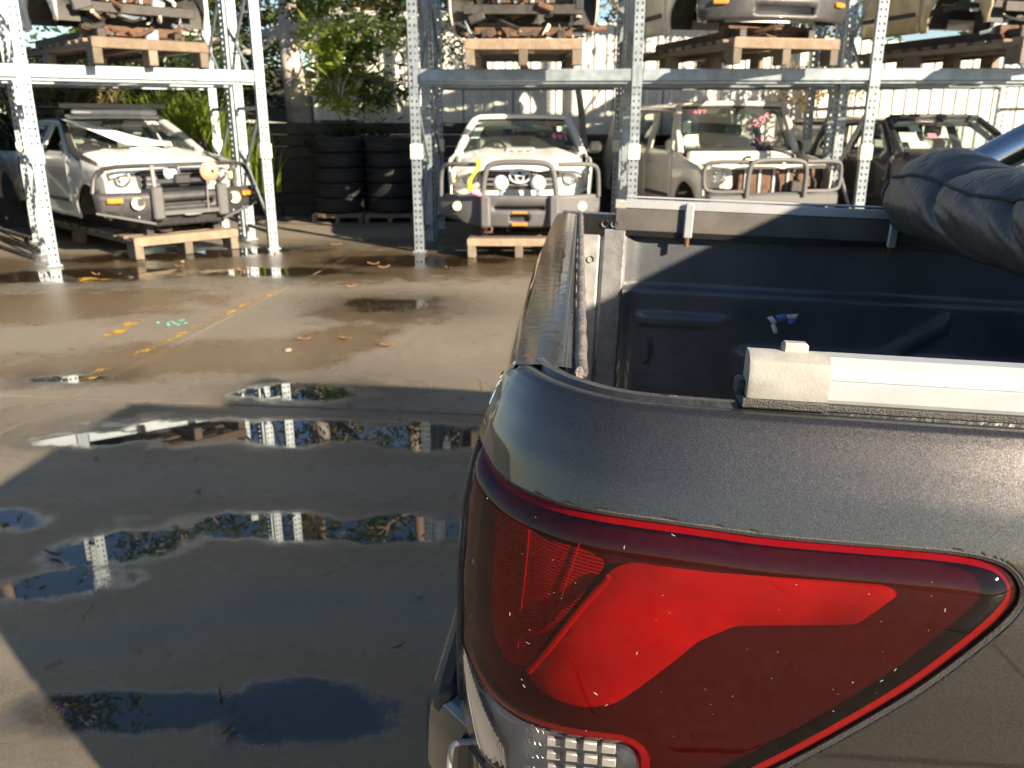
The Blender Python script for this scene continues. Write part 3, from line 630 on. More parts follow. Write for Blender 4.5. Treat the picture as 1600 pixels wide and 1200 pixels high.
# ------------------------------------------------------------ cars (front faces -y, x to the viewer's right, y back)
def car(name, label, paint, loc, rz, bar='alloy', hood=True, hoodm=None, rackm=False, snork=False, roof=1.6, wid=.88, boxy=0, group='wrecked cars in the racking', T=None, root=None, detail=True, front=True, glass=True, tub=True, doorglass=True, interior='seat', emblem=True, half=False):
    r = root if root is not None else thing(name, label, 'car', loc, rz, group)
    def B(mb, n, m, p=None, **k): return mb.build(n, m, p if p is not None else r, T=T if p is None else None, **k)
    rf = roof - 1.6
    ws0 = 1.3; ws1 = 2.0 - .42 * boxy; rw = .60 + .10 * boxy; tum = (wid - .02 - rw) / (.46 + rf)
    zt = 1.565 + rf
    def sx(y, z):
        x = wid - .45 * max(0, .72 - z) ** 2 - .02 * max(0, z - .9)
        if y < .8: x -= .16 * ((.8 - y) / .8) ** 2
        if z > 1.12: x = min(x, wid - .02) - tum * (z - 1.12) - .0
        if z < 1.1: x += .012 * math.exp(-((z - .95) / .04) ** 2) - .010 * math.exp(-((z - .75) / .05) ** 2)
        return x
    for s in (-1, 1):
        f = lambda y, z, s=s: (s * sx(y, z), y, z)
        arch = [(.84 + .40 * math.cos(a), .44 + .40 * math.sin(a)) for a in np.linspace(0, math.pi, 14)]
        fo = [(.34, .60), (.34, .98), (.48, 1.05), (1.36, 1.185), (1.36, .40), (1.26, .40)] + arch + [(.40, .44)]
        B(MB().sheet(fo, f, sp=.09), 'fender', paint, solid=.02, off=-s)
        B(MB().grid(lambda a, b, s=s: (s * (wid - .32 + .27 * b - .0), .84 + .41 * math.cos(math.pi * a), .45 + .41 * math.sin(math.pi * a)), 14, 4), 'wheel_arch_liner', 'under')
        y1 = ws1 + .02; yb = 2.42
        do = rnd([(1.38, .41), (1.38, 1.17), (1.47, 1.2), (y1 + .06, zt - .035), (yb, zt - .01), (yb, .41)], .03, 2)
        wo = rnd([(1.60 - .05 * boxy, 1.19), (y1 + .14, zt - .085), (yb - .07, zt - .065), (yb - .07, 1.19)], .04, 3)
        d = B(MB().sheet(do, f, [wo], .09), 'door', paint, solid=.03, off=-s)
        hz = Vector(f(2.3, 1.02)); MB().box((hz.x + s * .02, 2.3, 1.02), (.03, .16, .03), None, .01).build('handle', paint, d)
        MB().box((s * (sx(1.9, .62) + .008), 1.9, .62), (.02, .95, .05), None, .008).build('trim_strip', 'plastic', d)
        if doorglass: MB().sheet(wo, lambda y, z, s=s: (s * (sx(y, z) - .015), y, z), sp=.15).build('window', 'sideglass', d)
        ye = 3.28
        if half: ye = yb
        do2 = rnd([(yb + .02, .41), (yb + .02, zt - .01), (ye - .12, zt - .03), (ye, 1.3), (ye, .41)], .03, 2); wo2 = rnd([(yb + .1, 1.19), (yb + .1, zt - .065), (ye - .2, zt - .085), (ye - .1, 1.19)], .04, 3)
        if not half:
          d2 = B(MB().sheet(do2, f, [wo2], .1), 'door', paint, solid=.03, off=-s)
          MB().sheet(wo2, lambda y, z, s=s: (s * (sx(y, z) - .015), y, z), sp=.15).build('window', 'sideglass', d2)
        if tub:
            to = [(ye + .02, .5), (ye + .02, 1.15 if not boxy else zt - .02), (4.7, 1.13 if not boxy else zt - .06), (4.75, .5)] + [(4.0 + .4 * math.cos(a), .46 + .4 * math.sin(a)) for a in np.linspace(0, math.pi, 10)]
            B(MB().sheet(to, f, sp=.15), 'tub_side' if not boxy else 'rear_quarter', paint, solid=.03, off=-s)
        # A pillar
        B(MB().tube([(s * (wid - .085), ws0 - .03, 1.15), (s * ((wid - .085 + rw) / 2 + .028), (ws0 + ws1) / 2 + .01, 1.19 + (zt - 1.19) * .5), (s * (rw + .022), ws1 + .02, zt)], [.052, .046, .05], 8, smooth=1), 'pillar', paint)
        if detail:
            mp = Vector((s * (wid + .10), 1.62, 1.22))
            if (s > 0) or (not snork and boxy == 0 and False):
                mm = B(MB().box(mp, (.17, .10, .15), None, .035), 'mirror', 'plastic'); MB().bar(mp - Vector((s * .08, 0, .03)), (s * (sx(1.6, 1.15) - .01), 1.58, 1.16), .04, .04).build('mirror_arm', 'plastic', mm)
    # roof
    def rfn(a, b):
        x = (a * 2 - 1); y = ws1 + ((2.44 if half else 3.2) - ws1 + (1.4 if boxy and tub else 0)) * b; wd = rw + .045
        return (x * wd, y, zt + .045 * (1 - x ** 2) - .045 * abs(x) ** 8 + .02 * math.sin(math.pi * b) - .03 * (1 - b) ** 8)
    B(MB().grid(rfn, 17, 13), 'roof', paint, solid=.02, off=-1)
    # windscreen
    def wfn(a, b, e=1.0):
        x = a * 2 - 1; wd = (wid - .09) * (1 - b) + rw * b; y = ws0 + .02 + (ws1 - ws0) * b - .09 * (1 - x * x) * (1 - .4 * b); z = 1.185 + (zt - 1.185 + .012 * (1 - x * x)) * b
        return (x * wd * e, y, z)
    if glass:
        wsn = B(MB().grid(wfn, 15, 9), 'windscreen', 'glass')
        MB().tube([Vector(wfn(t, 1.0)) + Vector((0, .0, .028)) for t in np.linspace(.0, 1, 13)], .034, 8).build('roof_header', paint, wsn)
        MB().tube([wfn(t, .965) for t in np.linspace(.01, .99, 13)], .014, 6).build('top_seal', 'plastic', wsn)
        MB().tube([Vector(wfn(t, .03)) + Vector((0, -.02, 0)) for t in np.linspace(.04, .96, 13)], .022, 6).build('cowl', 'plastic', wsn)
        for s0 in (.1, .52):
            MB().tube([Vector(wfn(s0, .03)) + Vector((0, -.03, .01)), Vector(wfn(s0 + .34, .10)) + Vector((0, -.025, .005))], .008, 6).build('wiper', 'plastic', wsn)
    # inside
    B(MB().box((0, 1.62, 1.06), (1.36, .5, .2), None, .06), 'dashboard', 'plastic')
    B(MB().lathe([(.165, -.012), (.19, -.014), (.19, .014), (.165, .012), (.165, -.012)], 20, Matrix.Translation((-.36, 1.86, 1.13)) @ Matrix.Rotation(R(65), 4, 'X')), 'steering_wheel', 'plastic')
    for s in (-1, 1):
        st = B(MB().box((s * .37, 2.28, 1.02), (.5, .16, .62), Matrix.Rotation(R(-12), 3, 'X'), .06), 'seat', interior); MB().box((s * .37, 2.38, 1.42), (.26, .1, .17), None, .04).build('headrest', interior, st)
        B(MB().box((s * .36, ws1 + .08, zt - .045), (.44, .16, .02), Matrix.Rotation(R(-28), 3, 'X'), .008), 'sun_visor', 'paper')
    B(MB().box((0, 1.9 if half else 2.3, .62), (1.5, 1.1 if half else 1.9, .1)), 'cabin_floor', 'under')
    if not half: B(MB().box((0, 3.2, .9), (1.5, .06, .55)), 'rear_bulkhead', 'plastic')
    if not boxy and not half: B(MB().grid(lambda a, b: ((a * 2 - 1) * (.62 - .05 * b), 3.22 - .1 * b, 1.2 + (zt - 1.2) * b), 5, 4), 'rear_window', 'sideglass')
    # bonnet / engine bay
    hm = hoodm or paint
    if hood:
        def hfn(a, b):
            x = a * 2 - 1; wd = .70 + .05 * b + (.04 if wid > .87 else 0); y = .30 + .12 * abs(x) ** 3 * (1 - b) + (1.0 - .0) * b - .05 * (1 - x * x) * (1 - b)
            z = 1.035 + .155 * b ** .8 + .035 * (1 - x ** 2) - .05 * abs(x) ** 8 - .07 * (1 - b) ** 7 + .018 * math.exp(-((abs(x) - .55) / .1) ** 2)
            return (x * wd, y, z)
        h = B(MB().grid(hfn, 25, 17), 'bonnet', hm, solid=.015, off=-1)
        if detail:
            sc_ = MB().box((0, 1.08, 1.205), (.36, .22, .03), Matrix.Rotation(R(8), 3, 'X'), .012).build('scoop', hm, h)
            for k in (-1, 0, 1): MB().box((k * .105, .967, 1.196), (.085, .012, .014), None, .003).build('scoop_slot', 'plastic', sc_)
    else:
        rg = random.Random(7)
        B(MB().box((0, 1.22, 1.08), (1.4, .1, .2), None, .02), 'firewall', paint)
        B(MB().box((0, .75, .85), (.5, .55, .35), None, .05), 'engine', 'rust'); B(MB().box((.1, .7, 1.04), (.35, .4, .08), None, .03), 'engine_cover', 'under')
        for k in range(26):
            a = Vector((rg.uniform(-.65, .65), rg.uniform(.42, 1.1), rg.uniform(.7, 1.02))); b = a + Vector((rg.uniform(-.3, .3), rg.uniform(-.2, .2), rg.uniform(-.12, .14)))
            B(MB().tube([a, (a + b) / 2 + Vector((0, 0, .06)), b], rg.uniform(.01, .025), 6, smooth=1), 'hose', rg.choice(['under', 'rust', 'plastic', 'cream', 'galvd']))
        B(MB().box((-.5, .9, .95), (.22, .2, .18), None, .02), 'battery', 'grey'); B(MB().box((.5, .95, .98), (.2, .22, .14), None, .03), 'coolant_tank', 'cream')
        B(MB().bar((-.72, .36, 1.03), (.72, .36, 1.03), .06, .05), 'upper_panel', paint)
    # nose
    ny = lambda x: .30 + .20 * (abs(x) / .8) ** 2.2
    if front:
        if hood:
            gr = B(MB().sheet(rnd([(-.44, .78), (.44, .78), (.47, 1.0), (-.47, 1.0)], .04), lambda x, z: (x, ny(x) + .03, z), sp=.1), 'grille', 'plastic')
            for k in range(3): MB().tube([(x, ny(x) + .01, .83 + k * .06) for x in np.linspace(-.42, .42, 7)], .014, 6).build('slat', 'grey', gr)
            if emblem:
                for (rx, rz_, cz) in ((.12, .08, 0), (.045, .07, 0), (.085, .032, .035)):
                    MB().tube([(rx * math.cos(a), .275, .935 + cz + rz_ * math.sin(a)) for a in np.linspace(0, 2 * math.pi, 25)], .014, 6, False).build('emblem_ring', 'lampw', gr)
        else:
            gr = B(MB().box((0, .42, .84), (.7, .05, .34), None, .01), 'radiator', 'rust')
            for k in range(4): MB().box((-.27 + k * .18, .385, .84), (.03, .02, .34)).build('radiator_brace', 'galvd', gr)
        if hood: B(MB().sheet([(-.82, .46), (.82, .46), (.84, .78), (-.84, .78)], lambda x, z: (x, ny(x) + .06, z), sp=.15), 'front_apron', paint if hood else 'under')
        for s in (-1, 1):
            hp = rnd([(s * .42, .77), (s * .82, .79), (s * .85, .93), (s * .80, 1.04), (s * .44, 1.02)], .05, 3)
            if hood or s < 0:
                hl = B(MB().sheet(hp, lambda x, z: (x, ny(x) + .05, z), sp=.06), 'headlight', 'head')
                MB().sheet(hp, lambda x, z: (x, ny(x) - .015 + .5 * max(0, abs(z - .91) - .05) ** 2, z), sp=.06).build('lens', 'clear', hl)
                MB().lathe([(.005, .03), (.06, .02), (.085, -.03), (.09, -.035)], 16, Matrix.Translation((s * .60, ny(.6) + .03, .91)) @ Matrix.Rotation(R(-90), 4, 'X')).build('reflector', 'chrome', hl)
                MB().box((s * .79, ny(.79) - .005, .91), (.05, .03, .14), None, .01).build('indicator', 'orange' if (boxy or not hood) else 'fogc', hl)
            else:
                B(MB().sheet(hp, lambda x, z: (x, ny(x) + .08, z), sp=.1), 'headlight_opening', 'rust')
    if front and not hood:   # bare front end: crash beam, guards, loose lines
        rq = random.Random(len(label) * 3)
        B(MB().bar((-.66, .34, .60), (.66, .34, .60), .06, .1), 'crash_beam', 'under')
        for k in range(30):
            a = Vector((rq.uniform(-.75, .75), rq.uniform(.22, .7), rq.uniform(.3, .85))); b = a + Vector((rq.uniform(-.35, .35), rq.uniform(-.1, .3), rq.uniform(-.16, .16)))
            B(MB().tube([a, (a + b) / 2 + Vector((rq.uniform(-.05, .05), -.03, rq.uniform(-.08, .02))), b], rq.uniform(.008, .028), 6, smooth=1), 'loose_line', rq.choice(['rust', 'under', 'plastic', 'galvd', 'under', 'cream']))
        for k in range(8): B(MB().box((rq.uniform(-.65, .65), rq.uniform(.3, .7), rq.uniform(.34, .8)), (rq.uniform(.08, .22), rq.uniform(.05, .2), rq.uniform(.06, .16)), Matrix.Rotation(rq.uniform(-.4, .4), 3, 'Y'), .015), 'engine_part', rq.choice(['under', 'rust', 'galvd', 'plastic']))
    # bars
    br = None
    if bar == 'alloy':
        by = lambda x: .04 + .30 * (abs(x) / .95) ** 2.6
        br = B(MB().sheet(rnd([(-.95, .52), (-.90, .46), (-.42, .36), (.42, .36), (.90, .46), (.95, .52), (.955, .70), (.9, .725), (-.9, .725), (-.955, .70)], .03, 2), lambda x, z: (x, by(x) + .5 * max(0, .55 - z) ** 1.5, z), [rnd([(-.30, .555), (.30, .555), (.30, .61), (-.30, .61)], .01, 1), [(-.115, .42), (.115, .42), (.115, .51), (-.115, .51)]], .06), 'bull_bar', 'bar', solid=.10, off=-1)
        for s in (-1, 1):
            MB().box((s * .40, .035, .545), (.13, .08, .38), None, .03).build('upright_plate', 'bar', br)
            MB().lathe([(.001, .0), (.05, .0), (.058, .015), (.058, .04)], 18, Matrix.Translation((s * .735, by(.735) - .03, .595)) @ Matrix.Rotation(R(-90), 4, 'X')).build('fog_light', 'fogc', br)
            MB().tube([(s * .45, .1, 1.075), (s * .70, .16, 1.075), (s * .86, .24, 1.07), (s * .925, .30, 1.0), (s * .935, .31, .7)], .026, 10, smooth=2).build('side_hoop', 'bar', br)
            MB().lathe([(.001, -.035), (.06, -.03), (.085, -.01), (.09, .01), (.07, .06), (.02, .08)], 22, Matrix.Translation((s * .215, .03, .87)) @ Matrix.Rotation(R(-90), 4, 'X') @ Matrix.Diagonal((1, 1, -1, 1)) @ Matrix.Rotation(R(180), 4, 'X')).build('driving_light', 'lampw', br)
            MB().box((s * .215, .05, .765), (.05, .03, .08), None, .008).build('lamp_bracket', 'galvd', br)
        MB().tube([(-.43, .05, .7), (-.40, .06, .98), (-.34, .07, 1.09), (0, .06, 1.105), (.34, .07, 1.09), (.40, .06, .98), (.43, .05, .7)], .034, 12, smooth=2).build('top_hoop', 'bar', br)
        MB().box((0, .13, .585), (.62, .02, .07)).build('slot_back', 'plastic', br); MB().box((0, .12, .465), (.25, .02, .1)).build('plate_recess', 'plastic', br)
        MB().box((0, .036, .535), (.17, .014, .022), None, .003).build('tape_strip', 'orange', br); MB().box((0, .052, .398), (.18, .014, .03), None, .003).build('tape_strip', 'orange', br)
        MB().lathe([(.03, -.012), (.05, 0), (.03, .012), (.03, -.012)], 14, Matrix.Translation((-.36, .1, .34)) @ Matrix.Rotation(R(90), 4, 'X')).build('tow_eye', 'rust', br)
    elif bar == 'steel':
        by = lambda x: .03 + .42 * max(0, abs(x) - .38) ** 1.15
        br = B(MB().sheet([(-1.0, .56), (-.42, .36), (.42, .36), (1.0, .56), (1.02, .76), (.42, .76), (-.42, .76), (-1.02, .76)], lambda x, z: (x, by(x) + .35 * max(0, .56 - z), z), [rnd([(-.3, .60), (.3, .60), (.3, .66), (-.3, .66)], .01, 1)], .06), 'bull_bar', 'bblack', solid=.10, off=-1)
        MB().box((0, .13, .63), (.62, .02, .1)).build('slot_back', 'plastic', br)
        MB().bar((-.42, .0, .52), (.42, .0, .52), .04, .05).build('step_rail', 'bar', br); MB().bar((-1.0, .29, .545), (-.42, .06, .40), .03, .03).build('lower_edge', 'bar', br); MB().bar((1.0, .29, .545), (.42, .06, .40), .03, .03).build('lower_edge', 'bar', br)
        for s in (-1, 1):
            MB().box((s * .40, .01, .64), (.13, .10, .38), None, .02).build('upright_plate', 'bar', br); MB().bar((s * .40, .03, .8), (s * .38, .1, 1.06), .045, .05).build('upright_post', 'bblack', br)
            o_ = MB().box((s * .82, by(.82) - .035, .68), (.17, .04, .06), Matrix.Rotation(s * R(24), 3, 'Z'), .012).build('indicator', 'orange', br)
            MB().lathe([(.001, -.02), (.05, -.015), (.075, .005), (.078, .03)], 20, Matrix.Translation((s * .60, by(.6) - .02, .65)) @ Matrix.Rotation(R(-90), 4, 'X') @ Matrix.Rotation(R(180), 4, 'X')).build('fog_light', 'fogc', br)
            MB().tube([(s * .38, .1, 1.06), (s * .82, .28, 1.05), (s * .94, .36, .97), (s * 1.0, .32, .76)], .026, 8, smooth=1).build('side_hoop', 'bblack', br)
            for k in range(4): MB().lathe([(.001, -.012), (.014, -.008), (.016, .01)], 8, Matrix.Translation((s * (.42 + k * .17), by(.42 + k * .17) + .01, .46 + k * .03)) @ Matrix.Rotation(R(-90), 4, 'X') @ Matrix.Rotation(R(180), 4, 'X')).build('bolt', 'galvd', br)
        MB().bar((-.40, .1, 1.06), (.40, .1, 1.06), .045, .05).build('top_rail', 'bblack', br); MB().bar((-.38, .06, .88), (.38, .06, .88), .035, .045).build('mid_rail', 'bblack', br)
        MB().lathe([(.001, -.05), (.09, -.045), (.115, -.02), (.12, .01), (.09, .05), (.02, .08)], 24, Matrix.Translation((.26, -.02, .98)) @ Matrix.Rotation(R(-90), 4, 'X') @ Matrix.Rotation(R(180), 4, 'X') @ Matrix.Diagonal((1, 1, -1, 1)) @ Matrix.Rotation(R(180), 4, 'X')).build('driving_light', 'salmon', br)
        MB().lathe([(.001, -.03), (.09, -.028), (.10, .0), (.08, .03)], 20, Matrix.Translation((-.14, .12, .97)) @ Matrix.Rotation(R(90), 4, 'X')).build('emblem_plate', 'lampw', br)
        MB().box((-.07, .02, .90), (.2, .06, .12), None, .02).build('winch_box', 'plastic', br)
        MB().tube([(-.10, .0, .5), (-.09, -.03, .49), (.1, -.03, .49), (.11, 0, .5)], .012, 8, smooth=1).build('fairlead', 'galvd', br)
        MB().tube([(.22, -.02, .88), (.2, -.04, .7), (.2, -.02, .5)], .008, 6, smooth=1).build('cable', 'grey', br)
    elif bar == 'tube':
        br = B(MB().bar((-.82, .2, .66), (.82, .2, .66), .14, .16, bev=.03), 'bull_bar', 'bar')
        MB().tube([(-.36, .12, .7), (-.36, .1, 1.04), (-.28, .1, 1.12), (.28, .1, 1.12), (.36, .1, 1.04), (.36, .12, .7)], .03, 10, smooth=2).build('top_hoop', 'bar', br)
        for s in (-1, 1): MB().tube([(s * .36, .13, .76), (s * .82, .2, .75), (s * .86, .22, .85), (s * .86, .22, 1.04), (s * .80, .2, 1.1), (s * .36, .12, 1.1)], .024, 10, smooth=2).build('side_hoop', 'bar', br)
    elif bar == 'bumper':
        by = lambda x: .10 + .28 * (abs(x) / .9) ** 2.6
        br = B(MB().sheet(rnd([(-.9, .46), (.9, .46), (.92, .74), (-.92, .74)], .05, 3), lambda x, z: (x, by(x) + .6 * (z - .6) ** 2, z), [rnd([(-.35, .52), (.35, .52), (.35, .60), (-.35, .60)], .02)], .08), 'bumper', 'bblack', solid=.06, off=-1)
        for s in (-1, 1): MB().box((s * .72, by(.72) - .02, .64), (.16, .04, .05), Matrix.Rotation(s * R(25), 3, 'Z'), .01).build('indicator', 'orange', br)
    # underneath
    rg = random.Random(len(label))
    for s in (-1, 1): B(MB().box((s * .42, 1.4 if half else 2.4, .312), (.09, 2.3 if half else 4.3, .145), None, .01), 'chassis_rail', 'under')
    B(MB().bar((-.55, .5, .38), (.55, .5, .38), .1, .1), 'crossmember', 'rust'); B(MB().box((0, .95, .5), (.5, .6, .4), None, .08), 'gearbox', 'under')
    for k in range(9):
        a = Vector((rg.uniform(-.6, .6), rg.uniform(.15, .6), rg.uniform(.29, .42))); b = a + Vector((rg.uniform(-.25, .25), rg.uniform(-.1, .4), rg.uniform(-.05, .08)))
        B(MB().tube([a, (a + b) / 2 + Vector((0, 0, -.03)), b], rg.uniform(.012, .03), 6, smooth=1), 'suspension_arm', rg.choice(['rust', 'under', 'rust']))
    if rackm:
        rk = B(MB().box((0, 2.75, zt + .16), (1.30, 1.6, .025), None, .006), 'roof_rack', 'bblack')
        for k in range(6): MB().bar((-.66, 2.0 + k * .3, zt + .185), (.66, 2.0 + k * .3, zt + .185), .05, .02).build('rack_slat', 'bblack', rk)
        MB().bar((-.68, 1.94, zt + .17), (.68, 1.94, zt + .17), .04, .06).build('rack_edge', 'grey', rk); MB().bar((-.55, 1.93, zt + .095), (.55, 1.93, zt + .095), .05, .075, bev=.02).build('light_bar', 'lampw', rk)
        for x in (-.6, .6):
            for y in (2.1, 3.2): MB().bar((x, y, zt), (x, y, zt + .16), .03, .03).build('rack_foot', 'plastic', rk)
    if snork:
        sp_ = MB()
        B(sp_.tube([(-.80, .72, 1.06), (-.83, 1.0, 1.12), (-.80, 1.34, 1.2), (-.72, 1.72, 1.46), (-.69, 1.90, 1.58), (-.69, 1.93, 1.66)], [.05, .055, .045, .04, .04, .055], 12, smooth=2), 'snorkel', 'plastic')
    return r
# --- lower level
A0 = inrack(FL, RZL, BAY * .5 + .30, -.02); RZA = RZL + R(13)
carA = car('silver_ute', 'silver crew cab ute with snorkel, roof rack and black steel bull bar on pallet', 'silver', A0, RZA, 'steel', True, 'white', True, True, doorglass=False, emblem=False)
place_pallet(A0 + Matrix.Rotation(RZA, 3, 'Z') @ Vector((-.05, .06, 0)), RZA, 'long timber pallet under the silver ute with the snorkel', (.92, 1.5, 1.12))
# peeled bonnet liner lying across the windscreen
sh = MB().grid(lambda a, b: (-.74 + 1.12 * a, 1.28 + .56 * (1 - a) ** 1.6 * (.55 + .45 * b) + .02 + b * .04 - .08 * math.sin(math.pi * a) * .5 - .10, 1.23 + .30 * (1 - a) ** 2.2 + .02 * math.sin(a * 9) + b * (.05 + .09 * math.sin(math.pi * min(1, a * 1.1)) ** 2)), 22, 6).build('sun_shade', 'white', smooth=60, solid=.01)
sh.matrix_world = Matrix.Translation(A0) @ Matrix.Rotation(RZA, 4, 'Z') @ Matrix.Translation((0, -.02, .0))
tag(sh, 'curved white panel lying across the windscreen of the silver ute', 'panel')
B0 = Vector((.085, 9.93, 0))
carB = car('white_ute', 'white ute with grey bull bar and two round driving lights on pallet', 'white', B0, R(-1), 'alloy', True)
place_pallet(Vector((.08, 9.98, 0)), R(-1), 'long timber pallet under the white ute with driving lights', (.86, 1.5, 1.05))
C0 = Vector((3.12, 10.05, 0))
carC = car('off_road_wagon', 'grey beige off-road wagon without a bonnet behind tubular bull bar', 'beige', C0, R(9), 'tube', False, roof=1.76, wid=.87, boxy=1, doorglass=False)
place_pallet(Vector((3.12, 10.1, 0)), R(9), 'long timber pallet under the off-road wagon without a bonnet', (.86, 1.5, 1.05))
D0 = Vector((5.85, 9.75, 0))
carD = car('dark_wagon', 'dark wagon with papers behind its windscreen under the gold car', 'dark', D0, R(10), 'bumper', True, roof=1.60, wid=.90, emblem=False, boxy=.35)
place_pallet(Vector((5.85, 9.8, 0)), R(10), 'long timber pallet under the dark wagon', (.86, 1.5, 1.05))
E0 = inrack(FL, RZL, -BAY * .5 - .15, -.2)
carE = car('grey_wagon', 'dark grey car with orange indicator on bumper beside the left racking upright', 'bar', E0, RZL, 'bumper', True, emblem=False)
place_pallet(inrack(FL, RZL, -BAY * .5 - .15, -.1), RZL, 'long timber pallet under the dark grey car at the left racking', (.9, 1.5, 1.05))
# --- upper level
UZ = 2.13
for (o, rz, lb, ln, pm, kw) in (
    (inrack(FL, RZL, BAY * .5 + .02, -.25, UZ), RZL + R(11), 'upper wreck with silver sills on the pallet above the silver ute', 'silver ute with the snorkel', 'silver', dict(bar=None, hood=False)),
    (Vector((.12, 9.82, UZ)), R(-1), 'upper stripped cream wreck with rusty front on pallet above the white ute', 'white ute', 'cream', dict(bar=None, hood=False)),
    (Vector((2.98, 9.75, UZ)), R(14), 'upper silver wreck with black bumper on pallet above the off-road wagon', 'off-road wagon', 'silver', dict(bar='bumper', hood=True)),
    (Vector((6.0, 9.7, UZ)), R(16), 'upper gold wreck with bare front on pallet above the dark wagon', 'dark wagon', 'gold', dict(bar=None, hood=False))):
    car('wrecked_car', lb, pm, o, rz, doorglass=False, emblem=False, tub=False, half=True, **kw)
    place_pallet(o + Vector((0, .04, .004)), rz, 'long timber pallet on the racking beam above the %s' % ln, (.90, 1.3, 1.2))

# windscreen writing, papers, strap
def onglass(root, a, b, boxy=0, roof=1.6, wid=.88):
    rf = roof - 1.6; zt = 1.565 + rf; ws0 = 1.3; ws1 = 2.0 - .42 * boxy; rw = .60 + .10 * boxy; x = a * 2 - 1
    wd = (wid - .09) * (1 - b) + rw * b
    return Vector((x * wd, ws0 + .02 + (ws1 - ws0) * b - .09 * (1 - x * x) * (1 - .4 * b) - .008, 1.185 + (zt - 1.185 + .012 * (1 - x * x)) * b))
SEG = {'3': [[(0, 1), (1, 1), (.4, .55), (1, .3), (.6, 0), (0, .05)]], '1': [[(.5, 1), (.5, 0)]], '0': [[(.5, 1), (1, .5), (.5, 0), (0, .5), (.5, 1)]], '2': [[(0, .9), (.6, 1), (1, .7), (0, 0), (1, 0)]],
       '6': [[(.9, 1), (.1, .5), (.2, 0), (.9, .1), (.8, .5), (.15, .4)]], 'V': [[(0, 1), (.4, 0), (1, 1)]], '7': [[(0, 1), (1, 1), (.4, 0)]], '5': [[(1, 1), (.1, 1), (.1, .55), (.9, .45), (.7, 0), (0, .05)]]}
def write(root, txt, a, b, da, hb, mt, th=.007, slope=0, **k):
    for i, ch in enumerate(txt):
        for st in SEG[ch]:
            MB().tube([onglass(root, a + i * da * 1.35 + q[0] * da, b + q[1] * hb + slope * i, **k) for q in st], th, 5).build('marker_writing', mt, root)
kc = dict(boxy=1, roof=1.76, wid=.87); kd = dict(boxy=.35, roof=1.6, wid=.90)
write(carA, '311', .09, .82, .035, .1, 'whitem', .006); write(carA, '2035', .80, .84, .025, .08, 'whitem', .005)
write(carB, '6221', .76, .84, .03, .08, 'pink', .006); write(carB, '001', .80, .40, .035, .13, 'pink', .013, -.03)
write(carC, '2200', .60, .45, .05, .13, 'pink', .009, .09, **kc); write(carC, 'V0', .66, .16, .07, .14, 'pink', .013, .04, **kc); write(carC, '2057', .08, .84, .03, .06, 'pink', .006, **kc); write(carD, '3507', .06, .86, .03, .05, 'whitem', .004, **kd)
def card(root, a0, a1, b0, b1, m, nm='paper_sheet', **k):
    MB().add([onglass(root, a0, b0, **k) + Vector((0, .02, 0)), onglass(root, a1, b0, **k) + Vector((0, .02, 0)), onglass(root, a1, b1, **k) + Vector((0, .02, 0)), onglass(root, a0, b1, **k) + Vector((0, .02, 0))], [(0, 1, 2, 3)]).build(nm, m, root, smooth=0, solid=.002)
card(carB, .04, .12, .38, .72, 'paper'); card(carC, .04, .16, .12, .36, 'paper', **kc); card(carC, .03, .1, .4, .66, 'paper', **kc); card(carD, .05, .2, .3, .6, 'paper', **kd); card(carD, .1, .26, .1, .3, 'paper', **kd); card(carD, .3, .38, .4, .55, 'pink', **kd); card(carD, .16, .26, .6, .8, 'paper', **kd)
o = MB().grid(lambda a, b: (-.50 - .10 * b + .05 * a + .03 * math.sin(b * 7), .03 - .03 * math.sin(b * 3), 1.13 - .36 * b + .01 * a), 4, 12).build('webbing_strap', 'yellow', solid=.006)
o.location = B0; tag(o, 'yellow webbing strap hanging over the bull bar of the white ute', 'strap')
o = MB().box((0, 0, 0), (.13, .04, .05), Matrix.Rotation(.3, 3, 'Y'), .015).build('ratchet_buckle', 'pink'); o.location = B0 + Vector((-.50, .03, .755)); tag(o, 'red ratchet buckle lying on the bull bar of the white ute', 'buckle')

# ------------------------------------------------------------ the ute in the foreground (u forward, v across, w up from the bed rail)
M['gloss'] = mat('wet_gloss_black', (.02, .02, .021), .08, 0, 0, .1, 30, .035, 45, rvar=.04, spec=.25)
M['gloss'].node_tree.nodes['Principled BSDF'].inputs['Coat Weight'].default_value = 0
M['wetcap'] = mat('wet_black_cap', (.020, .020, .021), .30, 0, .3, .2, 60, .12, 160)
M['bumperp'] = mat('dark_bumper_paint', (.018, .02, .026), .22, .2, 1, .1, 20)
M['barm'] = mat('satin_sports_bar', (.62, .63, .66), .16, 1, 0, .05, 6, rvar=.05)
M['flange'] = mat('dusty_black_flange', (.10, .09, .085), .55, 0, .1, .2, 12, .05, 60)
M['strip'] = mat('wet_grey_strip', (.24, .24, .25), .3, .2, .4, .15, 40, .15, 120)
M['tile'] = mat('pale_reflector_tile', (.27, .26, .24), .35, .1, .2, .15, 60)
M['seal'] = mat('grimy_seal', (.20, .18, .17), .55, 0, .2, .3, 90, .5, 160)
ua = R(6); upi = R(1.9)
eu = Vector((math.cos(ua) * math.cos(upi), -math.sin(ua) * math.cos(upi), -math.sin(upi))); ev = Vector((math.sin(ua), math.cos(ua), 0)); ew = eu.cross(ev)
O_ = Vector((.06376, .7665, 1.3454)); WB = 1.335
UT = Matrix(((eu.x, ev.x, ew.x, 0), (eu.y, ev.y, ew.y, 0), (eu.z, ev.z, ew.z, 0), (0, 0, 0, 1))); UT.translation = O_ - ew * WB
ute = thing('utility_ute', 'dark graphite metallic ute with red tail light, open tray and rolled black cover', 'ute'); ute.matrix_world = UT
TW = Matrix.Translation((0, 0, WB))
